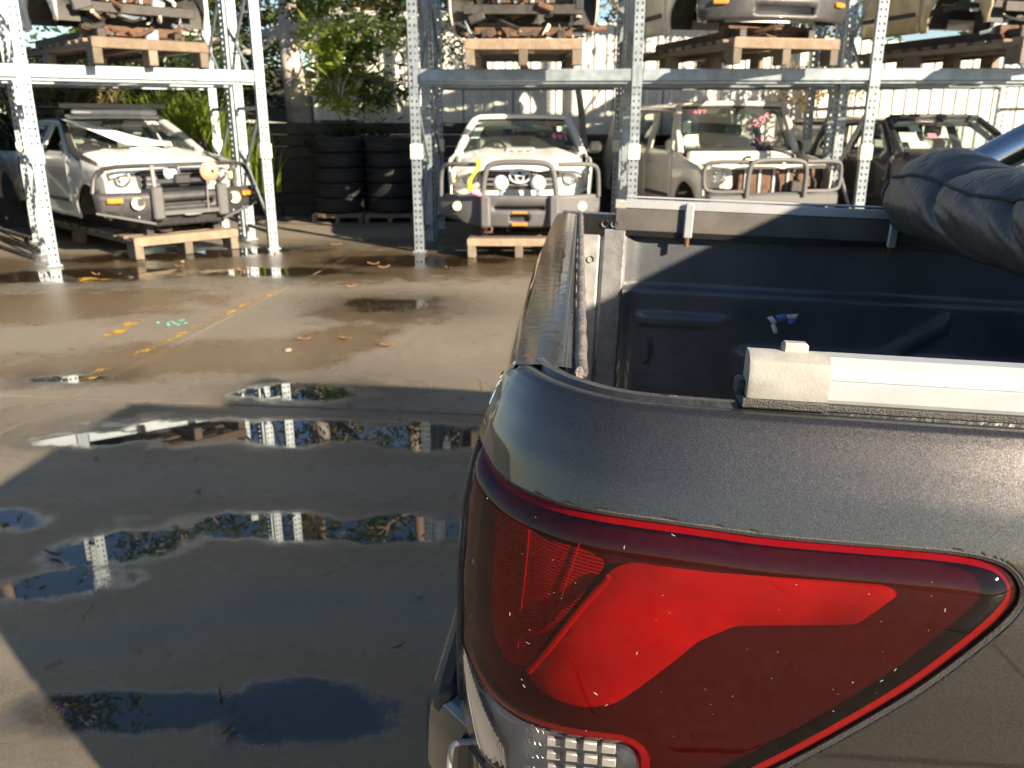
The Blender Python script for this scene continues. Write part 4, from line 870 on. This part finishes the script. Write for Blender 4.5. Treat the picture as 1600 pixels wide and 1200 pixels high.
def U(mb, name, m, parent=None, **k): return mb.build(name, m, parent if parent is not None else ute, T=TW if parent is None else None, **k)
UM = np.array([eu, ev, ew]); CAMU = UM @ (np.array([0, 0, CAMZ]) - np.array(O_))
def prj(q):
    q = np.asarray(q, float); P = q @ UM + np.array(O_) - np.array([0, 0, CAMZ])
    zc = P[..., 1] * math.cos(TILT) - P[..., 2] * math.sin(TILT); yc = P[..., 1] * math.sin(TILT) + P[..., 2] * math.cos(TILT)
    return np.stack([800 + FPX * P[..., 0] / zc, 600 - FPX * yc / zc], -1)
def hit(px, py, ax, val):
    d = UM @ np.array(ray(px, py)); return CAMU + d * ((val - CAMU[ax]) / d[ax])
# plan curve of the shoulder, rear corner to front
cp = [(-.075, .075), (-.066, .045), (-.052, .014), (-.024, -.024), (.022, -.058), (.08, -.0715), (.20, -.075), (.5, -.077), (.9, -.079), (1.56, -.079)]
def crom(P, n=24):
    out = []; P = [np.array(p) for p in P]
    for i in range(1, len(P) - 2):
        p0, p1, p2, p3 = P[i - 1:i + 3]
        for k in range(n):
            t = k / n; out.append(.5 * ((2 * p1) + (-p0 + p2) * t + (2 * p0 - 5 * p1 + 4 * p2 - p3) * t * t + (-p0 + 3 * p1 - 3 * p2 + p3) * t ** 3))
    out.append(P[-2]); return np.array(out)
PC = crom(cp + [(2.2, -.079)]); sl_ = np.concatenate([[0], np.cumsum(np.linalg.norm(np.diff(PC, axis=0), axis=1))]); STOT = sl_[-1]
WK = [.02, 0, -.004, -.012, -.03, -.06, -.10, -.15, -.22, -.32, -.45, -.7, -1]; OK_ = [0, 0, .004, .009, .0185, .031, .043, .0515, .056, .056, .052, .044, .02]
# soften the sampled curves so the skin reflects without facets
_g = np.exp(-np.linspace(-2.2, 2.2, 61) ** 2); _g /= _g.sum(); _s = np.linspace(0, STOT, 3000)
_pu, _pv = [np.convolve(np.pad(np.interp(_s, sl_, PC[:, i]), 30, mode='reflect', reflect_type='odd'), _g, 'valid') for i in (0, 1)]
PC = np.stack([_pu, _pv], 1); sl_ = _s
_w = np.linspace(-.02, 1, 2041); _ok = np.interp(_w, [-x for x in WK], OK_); _k = np.clip((_w - .004) / .03, 0, 1)
_sm = np.convolve(np.pad(_ok, 30, mode='edge'), _g, 'valid'); _ok = _ok * (1 - _k) + _sm * _k
def pathat(s):
    s_ = np.clip(s, 0, STOT); u = np.interp(s_, sl_, PC[:, 0]); v = np.interp(s_, sl_, PC[:, 1])
    e = .004; du = np.interp(s_ + e, sl_, PC[:, 0]) - np.interp(s_ - e, sl_, PC[:, 0]); dv = np.interp(s_ + e, sl_, PC[:, 1]) - np.interp(s_ - e, sl_, PC[:, 1])
    l = np.sqrt(du * du + dv * dv) + 1e-12; return u, v, dv / l, -du / l
def S3(s, w_, off=0):
    u, v, nu, nv = pathat(np.asarray(s, float)); o = np.interp(-np.asarray(w_, float), _w, _ok) + off
    return np.stack([u + nu * o, v + nv * o, np.broadcast_to(w_, np.shape(u)) + 0 * u], -1)
gs, gw = np.meshgrid(np.concatenate([np.linspace(.002, .2, 200), np.linspace(.2, 1.0, 330)[1:]]), np.linspace(-.001, -.45, 420)); GP = S3(gs, gw); GQ = prj(GP)
tu = np.gradient(GP, axis=1); tv = np.gradient(GP, axis=0); nrm = np.cross(tu, tv); vw = CAMU - GP
fac = np.einsum('ijk,ijk->ij', nrm, vw); fac *= np.sign(fac[10, 400]); vis = fac > 0
def sw(px, py):
    d = (GQ[..., 0] - px) ** 2 + (GQ[..., 1] - py) ** 2; d = np.where(vis, d, 1e9); i = np.unravel_index(np.argmin(d), d.shape); return (float(gs[i]), float(gw[i]))
def swl(L_): return [sw(*p) for p in L_]
bound = swl([(740, 1058), (762, 1093), (800, 1126), (860, 1149), (960, 1165), (990, 1176), (1002, 1196), (990, 1230)])
top = swl([(757, 712), (772, 738), (800, 762), (850, 784), (950, 804), (1080, 824), (1200, 843), (1350, 856), (1500, 867), (1560, 880), (1590, 902), (1600, 928), (1583, 962), (1500, 1034), (1400, 1102), (1250, 1186), (1120, 1248)])

def chk(P):
    q = [P[0]]
    for i in range(len(P) - 1): q += [(P[i][0] * .75 + P[i + 1][0] * .25, P[i][1] * .75 + P[i + 1][1] * .25), (P[i][0] * .25 + P[i + 1][0] * .75, P[i][1] * .25 + P[i + 1][1] * .75)]
    return q + [P[-1]]
top = chk(chk(top)); bound = chk(bound)
wl0 = top[0][1]; wl1 = bound[0][1]
red = [(.007, wl0 + .006)] + top + [(sw(1000, 1262))] + bound[::-1] + [(.007, wl1 + .018)]
clr = [(.007, wl1 + .012)] + [(a, b - .004) for a, b in bound] + [sw(930, 1262)[0:2]] + [(.06, -.42), (.007, -.42)]
whole = [(.007, wl0 + .006)] + top + [sw(1000, 1262), (.10, -.42), (.007, -.42)]
def inset(P, d):
    n = len(P); A = .5 * sum(P[i][0] * P[(i + 1) % n][1] - P[(i + 1) % n][0] * P[i][1] for i in range(n)); sg = 1 if A > 0 else -1; out = []
    for i in range(n):
        a = Vector(P[i]) - Vector(P[i - 1]); b = Vector(P[(i + 1) % n]) - Vector(P[i])
        a.normalize() if a.length > 1e-9 else None; b.normalize() if b.length > 1e-9 else None
        na = Vector((-a.y, a.x)); nb = Vector((-b.y, b.x)); m_ = (na + nb)
        m_ = m_.normalized() if m_.length > 1e-6 else na
        out.append((P[i][0] + sg * m_.x * d / max(.5, m_.dot(na)), P[i][1] + sg * m_.y * d / max(.5, m_.dot(na))))
    return out
def swsheet(poly, depth, sp, holes=(), dome=0, dw=.010):
    mb = MB(); V, F = cdt(poly, holes, sp)
    Vn = []
    for (a, b) in V:
        o = depth
        if dome: o -= dome * max(0, 1 - segd(a, b, poly) / dw) ** 2
        Vn.append(tuple(S3(a, b, o)))
    return mb.add(Vn, F)
# near bedside: outer skin with the lamp pocket pressed into it
ss = np.concatenate([np.linspace(0, .16, 70), np.linspace(.16, .52, 260)[1:], np.linspace(.52, .62, 20)[1:], np.linspace(.62, STOT, 24)[1:]]); ww = np.concatenate([-.34 * np.linspace(0, 1, 190) ** 1.2, np.linspace(-.34, -.45, 45)[1:], np.linspace(-.45, -.95, 10)[1:]])
wex = inset(whole, -.0035); vsb = []
for b in ww:
    for a in ss:
        o = 0
        if a < .62 and -.46 < b < -.01 and pip(a, b, wex): o = -.026 * min(1, segd(a, b, wex) / .004)
        if a > .72 and b < -.40:   # wheel arch
            pass
        vsb.append(tuple(S3(a, b, o)))
n_ = len(ss); fsb = []
for j in range(len(ww) - 1):
    for i in range(n_ - 1):
        cu, cw_ = vsb[j * n_ + i][0], vsb[j * n_ + i][2]
        if math.hypot(cu - .95, cw_ + .93) < .44: continue
        fsb.append((j * n_ + i, j * n_ + i + 1, (j + 1) * n_ + i + 1, (j + 1) * n_ + i))
U(MB().add(vsb, fsb), 'bedside_panel', 'paint', smooth=60)
# cap along the top of the bedside
cw = [(.001, -.0015), (-.003, .0), (-.010, .0005), (-.014, -.003), (-.018, -.003), (-.021, .002), (-.030, .002), (-.034, -.002), (-.036, -.02), (-.036, -.09)]
mb = MB(); vv = []
for a in ss:
    u, v, nu, nv = pathat(a)
    for (o, z) in cw: vv.append((u + nu * o, v + nv * o, z))
k_ = len(cw); mb.add(vv, [(i * k_ + j, i * k_ + j + 1, (i + 1) * k_ + j + 1, (i + 1) * k_ + j) for i in range(len(ss) - 1) for j in range(k_ - 1)])
U(mb, 'bedside_cap', 'wetcap', smooth=50)
# tail light
U(MB().tube([tuple(S3(a, b, -.0035)) for a, b in resamp(inset(whole, -.0024), .006)], .0034, 6, False), 'lamp_gasket', 'rubber')
tl = U(swsheet(inset(whole, .001), -.020, .012), 'tail_light', 'maroon', smooth=60); tl['label'] = 'large red tail light with clear lower section'
swsheet(red, .0055, .006, dome=.0105, dw=.028).build('lens', 'lens', tl, smooth=80)
swsheet(inset(red, .0015), -.0065, .007, [inset(red, .0085)]).build('lens_rim', 'rim', tl, smooth=80)
guide = rnd(swl([(812, 1068), (952, 897), (985, 887), (1120, 905), (1388, 925), (1413, 938), (1345, 988), (1150, 990), (1092, 1014), (1000, 1086), (955, 1112), (905, 1116), (850, 1100)]), .006, 3)
swsheet(guide, -.008, .008, dome=.003).build('light_guide', 'gred', tl, smooth=50)
gl = swl([(822, 1052), (850, 1020), (900, 960), (950, 905)]); MB().tube([tuple(S3(a, b, -.005)) for a, b in gl], .0035, 8).build('guide_edge', 'gred', tl)
ref = rnd(swl([(757, 800), (790, 815), (835, 850), (900, 868), (945, 890), (815, 1045), (795, 1052), (772, 1040), (750, 990)]), .008, 3)
swsheet(ref, -.0145, .008).build('ribbed_reflector', 'rib', tl, smooth=50)
for t in (.30, .72):
    MB().tube([tuple(S3(*sw(752 + t * 200 - 12 * k * t, 815 + t * 60 + k * (232 - t * 150) / 5), -.0125)) for k in range(6)], .0007, 6).build('reflector_rib', 'rim', tl)
rgd = random.Random(9); dm = MB()
for k in range(110):      # dust specks and lint on the lens
    a, b = rgd.uniform(.01, .52), rgd.uniform(-.33, -.07)
    if not pip(a, b, inset(red, .006)): continue
    c0 = S3(a, b, .0062 - .0105 * max(0, 1 - segd(a, b, red) / .028) ** 2); ln_ = rgd.choice([.0004, .0005, .0006, .0012, .003]); an = rgd.random() * 3.1
    c1 = S3(a + ln_ * math.cos(an), b + ln_ * math.sin(an), .0062 - .0105 * max(0, 1 - segd(a, b, red) / .028) ** 2); dm.tube([tuple(c0), tuple(c1)], .00012, 4)
dm.build('lens_dust', 'whitem', tl, kind='stuff')
swsheet(clr, .0015, .009, dome=.005).build('clear_lens', 'clear', tl, smooth=80)
swsheet(inset(clr, .003), -.013, .01).build('reverse_reflector', 'fins', tl, smooth=60)
for k in range(30):     # curved optic ribs behind the clear lens
    a0 = .009 + .0036 * k; pts = []
    for t in np.linspace(0, 1, 12):
        a = a0 + .05 * t ** 1.4; bb = wl1 + .006 - .0030 * k - .115 * t ** .9
        if pip(a, bb, inset(clr, .003)): pts.append(tuple(S3(a, bb, -.007)))
    if len(pts) > 2: MB().tube(pts, .0019, 6).build('optic_rib', 'chrome', tl)
for i in range(4):
    for j in range(3):
        a, b = sw(858 + i * 30, 1166 + j * 21 + i * 4)
        if pip(a, b, inset(clr, .002)):
            p = S3(a, b, -.008); MB().box(tuple(p), (.0140, .005, .0096), None, .0012).build('reflector_tile', 'tile', tl)
# tailgate
def tgo(v): return -.066 - .032 * math.sin(math.pi * min(1, max(0, (v - .03) / 1.40)) * .55)
def tgi(v): return -.004 - .040 * (v / 1.45)
tp = [(0, -.012), (.004, -.003), (.03, 0), (.5, .002), (.93, 0), (.985, -.002), (1, -.01)]
def capf(a, b):
    v = .031 + 1.392 * b; k = a * (len(tp) - 1); i = min(int(k), len(tp) - 2); t = k - i
    f = tp[i][0] * (1 - t) + tp[i + 1][0] * t; z = tp[i][1] * (1 - t) + tp[i + 1][1] * t
    return (tgo(v) + (tgi(v) - tgo(v)) * f, v, z)
tgt = U(MB().grid(capf, 19, 40), 'tailgate', 'gloss', smooth=50); tgt['label'] = 'tailgate with a wet glossy black top'
op = [(0, -.0125), (.010, -.03), (.020, -.06), (.030, -.10), (.038, -.18), (.04, -.30), (.03, -.42), (.02, -.55)]
def outf(a, b):
    v = .031 + 1.392 * b; z = -.0125 - .5375 * a; o = float(np.interp(-z, [-q[1] for q in op], [q[0] for q in op])); return (tgo(v) - o, v, z)
MB().grid(outf, 30, 30).build('outer_skin', 'paint', tgt, smooth=60)
MB().grid(lambda a, b: (tgi(.031 + 1.392 * b) - .001, .031 + 1.392 * b, -.0105 - .54 * a), 8, 12).build('inner_skin', 'liner', tgt)
MB().add([outf(a, 0) for a in np.linspace(0, 1, 12)] + [(tgi(.031), .031, -.0125 - .5375 * a) for a in np.linspace(0, 1, 12)], [(i, i + 1, 13 + i, 12 + i) for i in range(11)]).build('end_face', 'paint', tgt)
MB().tube([(tgi(v) + .006 + .0006 * math.sin(v * 61), v, -.001 + .0005 * math.sin(v * 97)) for v in np.linspace(.02, 1.42, 90)], .0065, 8).build('seal_strip', 'seal', tgt, smooth=60)
h_ = MB().box((tgo(.36) - .030, .36, -.150), (.024, .16, .06), None, .012).build('handle', 'chrome', tgt)
# far bedside, seen from inside
fb = U(MB().grid(lambda a, b: [(-.06 + 1.62 * a, v_, z_) for v_, z_ in [(1.445, -.012)]][0] if False else (-.085 + 1.645 * a, [1.437, 1.438, 1.445, 1.50, 1.53, 1.556, 1.58, 1.585, 1.57][int(round(b * 8))], [-.05, -.004, .0, .0, -.012, -.05, -.12, -.3, -.9][int(round(b * 8))]), 24, 9), 'far_bedside', 'paint', smooth=50)
U(MB().box((.78, 1.441, -.009), (1.46, .016, .058), None, .003), 'cap_flange', 'flange')
U(MB().box((-.02, 1.455, -.30), (.075, .03, .58), None, .006), 'rear_post', 'steel')
U(MB().box((.052, 1.452, -.31), (.066, .034, .56), None, .008), 'corner_strip', 'strip')
for q in ((.026, 1.434, -.022), (.050, 1.434, -.022), (-.005, 1.438, -.115)):
    U(MB().lathe([(.0005, -.006), (.006, -.0055), (.008, -.002), (.009, .003)], 12, Matrix.Translation(q) @ Matrix.Rotation(R(-90), 4, 'X') @ Matrix.Rotation(R(180), 4, 'X')), 'bolt', 'galvd')
rg = random.Random(5)
for k in range(26):      # water drops on the corner strip
    U(MB().lathe([(.0001, .0022), (.6, .0016), (1, 0)], 8, Matrix.Translation((.052 + rg.uniform(-.028, .028), 1.4345, -.07 - rg.random() ** 1.5 * .2)) @ Matrix.Rotation(R(90), 4, 'X') @ Matrix.Diagonal((rg.uniform(.002, .004), rg.uniform(.002, .0045), 1, 1))), 'water_drop', 'clear')
def liner(a, b):
    u = .082 + 1.45 * a; w_ = -.045 - .52 * b; v = 1.468
    v -= .022 * math.exp(-((u - .082) / .022) ** 2)
    v -= .020 * (1 / (1 + math.exp((w_ + .185) / .003)))
    v -= .014 * math.exp(-((w_ + .268) / .017) ** 6) * math.exp(-((u - .245) / .115) ** 10)
    v -= .010 * math.exp(-(((w_ + .33) - .7 * (u - .78)) / .025) ** 4) * (1 if .68 < u < .92 else 0)
    v -= .020 * (1 / (1 + math.exp((w_ + .335) / .006))) * (1 / (1 + math.exp(-(u - .40) / .01)))
    return (u, v, w_)
U(MB().grid(liner, 160, 90), 'bed_liner_side', 'liner', smooth=60)
U(MB().box((.76, .72, -.56), (1.6, 1.6, .03)), 'bed_liner_floor', 'liner'); U(MB().box((1.54, .72, -.27), (.03, 1.56, .56)), 'bed_liner_front', 'liner'); U(MB().box((.75, -.022, -.30), (1.5, .02, .5)), 'bed_liner_near_side', 'liner')
for k in range(9): U(MB().box((.76, .12 + k * .15, -.54), (1.5, .06, .02), None, .006), 'floor_ridge', 'liner')
hk = hit(1010, 545, 1, 1.44); U(MB().tube([(hk[0] - .005, 1.47, hk[2] + .045), (hk[0], 1.45, hk[2] + .04), (hk[0] + .012, 1.44, hk[2] + .01), (hk[0] + .012, 1.44, hk[2] - .03), (hk[0] - .004, 1.45, hk[2] - .045), (hk[0] - .008, 1.47, hk[2] - .05)], .004, 8, smooth=2), 'tie_down_hook', 'bblack')
lv_ = liner((.5 - .082) / 1.45, .42)[1]
st0 = hit(1203, 500, 1, lv_); 
def stk(P, m): U(MB().sheet([(hit(a, b, 1, lv_)[0], hit(a, b, 1, lv_)[2]) for a, b in P], lambda u, w_: (u, liner((u - .082) / 1.45, (-.045 - w_) / .52)[1] - .003, w_), sp=.01), 'torn_sticker', m, solid=.001)
stk([(1198, 496), (1206, 493), (1214, 503), (1208, 508)], 'paper'); stk([(1204, 507), (1211, 506), (1215, 520), (1208, 521)], 'paper'); stk([(1211, 493), (1226, 489), (1230, 500), (1216, 504)], 'blue'); stk([(1228, 491), (1247, 490), (1243, 498), (1231, 498)], 'paper'); stk([(1231, 499), (1244, 499), (1240, 507), (1230, 505)], 'blue')
# aluminium cover rails
def railprof(v0, sg, z0=.006):
    return [(v0, z0), (v0 - sg * .004, z0), (v0 - sg * .006, z0 + .004), (v0 - sg * .006, z0 + .019), (v0 - sg * .0045, z0 + .0205), (v0 - sg * .006, z0 + .022), (v0 - sg * .004, z0 + .033), (v0 + sg * .003, z0 + .040), (v0 + sg * .016, z0 + .041), (v0 + sg * .02, z0 + .036), (v0 + sg * .02, z0)]
def rail(v0, sg, u0, u1, nm, z1=.006, zs=1):
    P = [(a, z1 + (b - .006) * zs) for a, b in railprof(v0, sg)]; mb = MB(); n = len(P)
    mb.add([(u0, a, b) for a, b in P] + [(u1, a, b) for a, b in P], [(i, (i + 1) % n, n + (i + 1) % n, n + i) for i in range(n)] + [tuple(range(n)), tuple(range(n, 2 * n))[::-1]])
    return U(mb, nm, 'alu', smooth=25)
r1 = rail(-.047, 1, .214, 1.5, 'cover_rail')
MB().box((.857, -.043, .0035), (1.29, .03, .006), None, .001).build('rail_gasket', 'rubber', r1)
ec = MB(); P = [(a - .002, b + .0015) for a, b in [(-.047, .007), (-.054, .007), (-.055, .012), (-.055, .030), (-.051, .040), (-.042, .0455), (-.030, .046), (-.026, .04), (-.026, .007)]]; n = len(P)
ec.add([(.146, a, b) for a, b in P] + [(.150, a - .0015, b) for a, b in P] + [(.2135, a - .0015, b) for a, b in P], [(k * n + i, k * n + (i + 1) % n, (k + 1) * n + (i + 1) % n, (k + 1) * n + i) for k in range(2) for i in range(n)] + [tuple(range(n)), tuple(range(2 * n, 3 * n))[::-1]])
e1 = ec.build('rail_end_cap', 'capmat', r1, smooth=30); MB().box((.186, -.034, .049), (.022, .012, .012), None, .002).build('end_cap_lug', 'capmat', e1)
MB().box((.178, -.044, .0045), (.074, .034, .0085), None, .0015).build('end_cap_pad', 'rubber', r1); MB().box((.143, -.034, .013), (.008, .02, .014), None, .002).build('end_cap_tab', 'plastic', r1)
r2 = rail(1.452, -1, .075, 1.5, 'cover_rail', .021, .52); MB().box((.062, 1.449, .028), (.03, .035, .022), None, .003).build('rail_end_cap', 'capmat', r2)
MB().box((.79, 1.4590, .0315), (1.43, .003, .003)).build('rail_groove', 'plastic', r2)
r3 = MB().box((.79, 1.466, .0455), (1.43, .014, .005), None, .002).build('rail_lip', 'alu', r2)
for u_ in (.235, .735):
    c_ = U(MB().box((u_, 1.422, -.004), (.022, .010, .088), None, .003), 'rail_clamp', 'alu'); MB().tube([(u_, 1.425, -.045), (u_, 1.425, -.07)], .006, 8).build('clamp_bolt', 'rust', c_)
# rolled-up soft cover
def rollf(a, b):
    th = 2 * math.pi * a; v = 1.50 - 1.56 * b; q = Vector((math.cos(th) * 1.2, math.sin(th) * 1.2, v * 2.2))
    f = 1 + .05 * mnoise.noise(q)
    # diagonal gathers in the cloth: sharp valleys, soft crowns
    ph = v * 3.1 + .55 * math.cos(th + .6) + .35 * mnoise.noise(Vector((v * 3, 2.2, th * .3)))
    tri = abs((ph % 1.0) - .5) * 2
    f -= .16 * (tri ** 9) * (.5 + .5 * math.cos(th - 2.9)) + .07 * tri * (.6 + .4 * math.sin(th))
    ph2 = v * 6.1 - 1.3 * math.sin(th + .4) + .5 * mnoise.noise(q * 2); f -= .035 * (abs((ph2 % 1.0) - .5) * 2) ** 4
    fl = .035 * math.exp(-((v - 1.33) / .13) ** 2) * max(0, math.sin(th))
    ru = .128 * f; rw_ = .092 * f + fl
    k = min(1, .70 + b * 5); ru *= k; rw_ *= k
    ct = math.copysign(abs(math.cos(th)) ** .85, math.cos(th)); w_ = .076 + math.sin(th) * rw_ - (.02 * max(0, -math.sin(th)) * b)
    return (.80 + .09 * b + ct * ru, v + .05 * math.cos(th) * (1 - b) ** 6, w_)
ro = U(MB().grid(rollf, 96, 150, True), 'rolled_cover', 'vinyl', smooth=70)
MB().tube([Vector(rollf(.405 + .012 * math.sin(b * 23), b)) * 1.0 + Vector((-.003, 0, 0)) for b in np.linspace(.03, .99, 70)], .0035, 6).build('hem_seam', 'rubber', ro)
sp_ = MB()
for k in range(3): sp_.tube([(.805 + (.11 - .032 * k - .004 * t) * math.cos(t * .5), 1.503, .074 + (.078 - .022 * k - .003 * t) * math.sin(t * .5)) for t in range(13)], .006, 6, False)
sp_.build('roll_end_fold', 'vinyl', ro)
MB().add([rollf(t, 0) for t in np.linspace(0, 1, 33)[:-1]], [tuple(range(32))]).build('roll_end', 'vinyl', ro, smooth=0)
# sports bar
lp = [(.56, 1.475, .02), (.80, 1.475, .075), (.89, 1.475, .128), (1.02, 1.47, .214), (1.36, 1.40, .43), (1.43, 1.30, .51), (1.45, 1.15, .53), (1.45, .29, .53), (1.43, .14, .51), (1.36, .04, .43), (1.02, -.01, .214), (.80, -.015, .075), (.56, -.015, .02)]
U(MB().tube(lp[1:-1], .044, 20, smooth=2), 'sports_bar', 'barm', smooth=60)
# rear bumper
def bumpf(a, b):
    v = -.012 + 1.51 * b; e = min(v + .012, 1.498 - v); rd = max(0, 1 - e / .07) ** 2 * .05
    P = [(-.03, -.385), (-.115, -.388), (-.140, -.392), (-.150, -.402), (-.158, -.43), (-.160, -.50), (-.14, -.58), (-.05, -.59)]; k = a * 7; i = min(int(k), 6); t = k - i
    return (P[i][0] * (1 - t) + P[i + 1][0] * t + rd, v, P[i][1] * (1 - t) + P[i + 1][1] * t)
bm_ = U(MB().grid(bumpf, 29, 40), 'rear_bumper', 'bumperp', smooth=50)
MB().add([bumpf(a, 0) for a in np.linspace(0, 1, 15)], [tuple(range(15))]).build('bumper_end', 'bumperp', bm_, smooth=0)
MB().box((-.130, .12, -.405), (.028, .20, .05), None, .008).build('step_pad', 'plastic', bm_); MB().tube([(-.118, -.016, -.58), (-.118, -.016, -.43), (-.110, -.016, -.418), (-.06, -.016, -.415)], .0035, 8, smooth=2).build('pad_edge', 'grey', bm_)
# cab, bonnet, wheels
TC = Matrix(((0, -1, 0, 4.88), (1, 0, 0, .735), (0, 0, 1, .25), (0, 0, 0, 1)))
car('', 'cab', 'paint', None, 0, 'bumper', True, root=ute, T=TC, wid=.87, tub=False, emblem=False, roof=1.62)
U(MB().box((.7, .72, -.75), (1.7, 1.2, .2), None, .03), 'underbody', 'under')
for (u_, v_) in ((.95, .05), (.95, 1.42), (4.04, .05), (4.04, 1.42)):
    o = TY.copy(); col.objects.link(o); o.name = 'wheel'; [o.pop(k, None) for k in ('label', 'category', 'group')] if hasattr(o, 'pop') else None
    for k in ('label', 'category', 'group'):
        if k in o: del o[k]
    o.parent = ute; o.matrix_basis = Matrix.Translation((u_, v_, .392 + .0335 * (u_))) @ Matrix.Rotation(R(90), 4, 'X')
    MB().lathe([(.02, .05), (.08, .06), (.10, .02), (.19, .03), (.22, .08)], 24).build('rim', 'grey', o)

# ------------------------------------------------------------ litter on the concrete
def leaf_mesh():
    def f(a, b):
        t = b; w_ = .5 * math.sin(math.pi * min(1, t * .97 + .03)) ** .8 * .32
        return ((a * 2 - 1) * w_ * .05, (t - .5) * .09, .004 + .010 * (a * 2 - 1) ** 2 + .014 * (2 * t - 1) ** 2)
    return MB().grid(f, 5, 10).build('fallen_leaf', 'deadleaf', smooth=60, solid=.0008)
lf = leaf_mesh(); fst = True
for (px, py, rz, s, lb) in ((356, 1146, 2.8, .7, 'curled brown leaf lying in the puddle that reflects deep blue sky'), (345, 1088, .4, .5, 'small pale leaf at the edge of the puddle that reflects deep blue sky'), (622, 1014, 2.2, .5, 'reddish brown leaf on the shaded concrete between bumper and puddles'), (605, 543, 1.4, 1.3, 'reddish leaf on the sunlit concrete beyond the shadow edge'),
                            (540, 532, 1.2, 1.2, ''), (475, 533, 1.5, 1.2, ''), (525, 385, 1.6, 1.6, ''), (583, 415, 1.4, 1.6, ''), (600, 420, 1.9, 1.5, ''), (700, 422, .6, 1.6, ''), (280, 420, 1.0, 1.6, ''), (380, 425, 1.8, 1.6, ''), (150, 432, 1.0, 1.6, ''), (85, 870, 1.3, .9, ''), (430, 400, .3, 1.7, ''), (550, 450, 2.3, 1.3, ''), (660, 480, .9, 1.2, '')):
    o = lf if fst else lf.copy()
    if not fst: col.objects.link(o)
    fst = False; p = G(px, py); o.location = (p.x, p.y, .003); o.rotation_euler = (0, 0, rz); o.scale = (s, s, s); tag(o, lb or 'small dry leaf scattered on the wet concrete', 'leaf', 'dry leaves on the concrete')
pb = MB().lathe([(.001, .016), (.012, .012), (.017, .004), (.013, 0)], 9).build('small_stone', 'pebble'); fst = True
for (px, py, s) in ((450, 549, 1.9), (310, 765, .9), (456, 806, .6), (625, 655, .7), (723, 622, .8), (655, 930, .9), (305, 715, .6), (150, 715, .8), (285, 410, 2), (440, 660, .6)):
    o = pb if fst else pb.copy()
    if not fst: col.objects.link(o)
    fst = False; p = G(px, py); o.location = (p.x, p.y, 0); o.scale = (s, s * .8, s * .8); o.rotation_euler = (0, 0, px); tag(o, 'small dark stone on the concrete', 'stone', 'small stones on the concrete')
M['shard'] = mat('green_glass', (.10, .42, .34), .2, 0, .6, .1, 30)
rg = random.Random(2); gp = G(268, 505); mb = MB()
for k in range(14): mb.box((gp.x + rg.gauss(0, .05), gp.y + rg.gauss(0, .05), .006), (rg.uniform(.01, .04), rg.uniform(.01, .03), .008), Matrix.Rotation(rg.random() * 6, 3, 'Z'), .002)
o = mb.build('glass_shards', 'shard', smooth=0); tag(o, 'scatter of green glass shards beside the yellow line', 'glass'); o['kind'] = 'stuff'
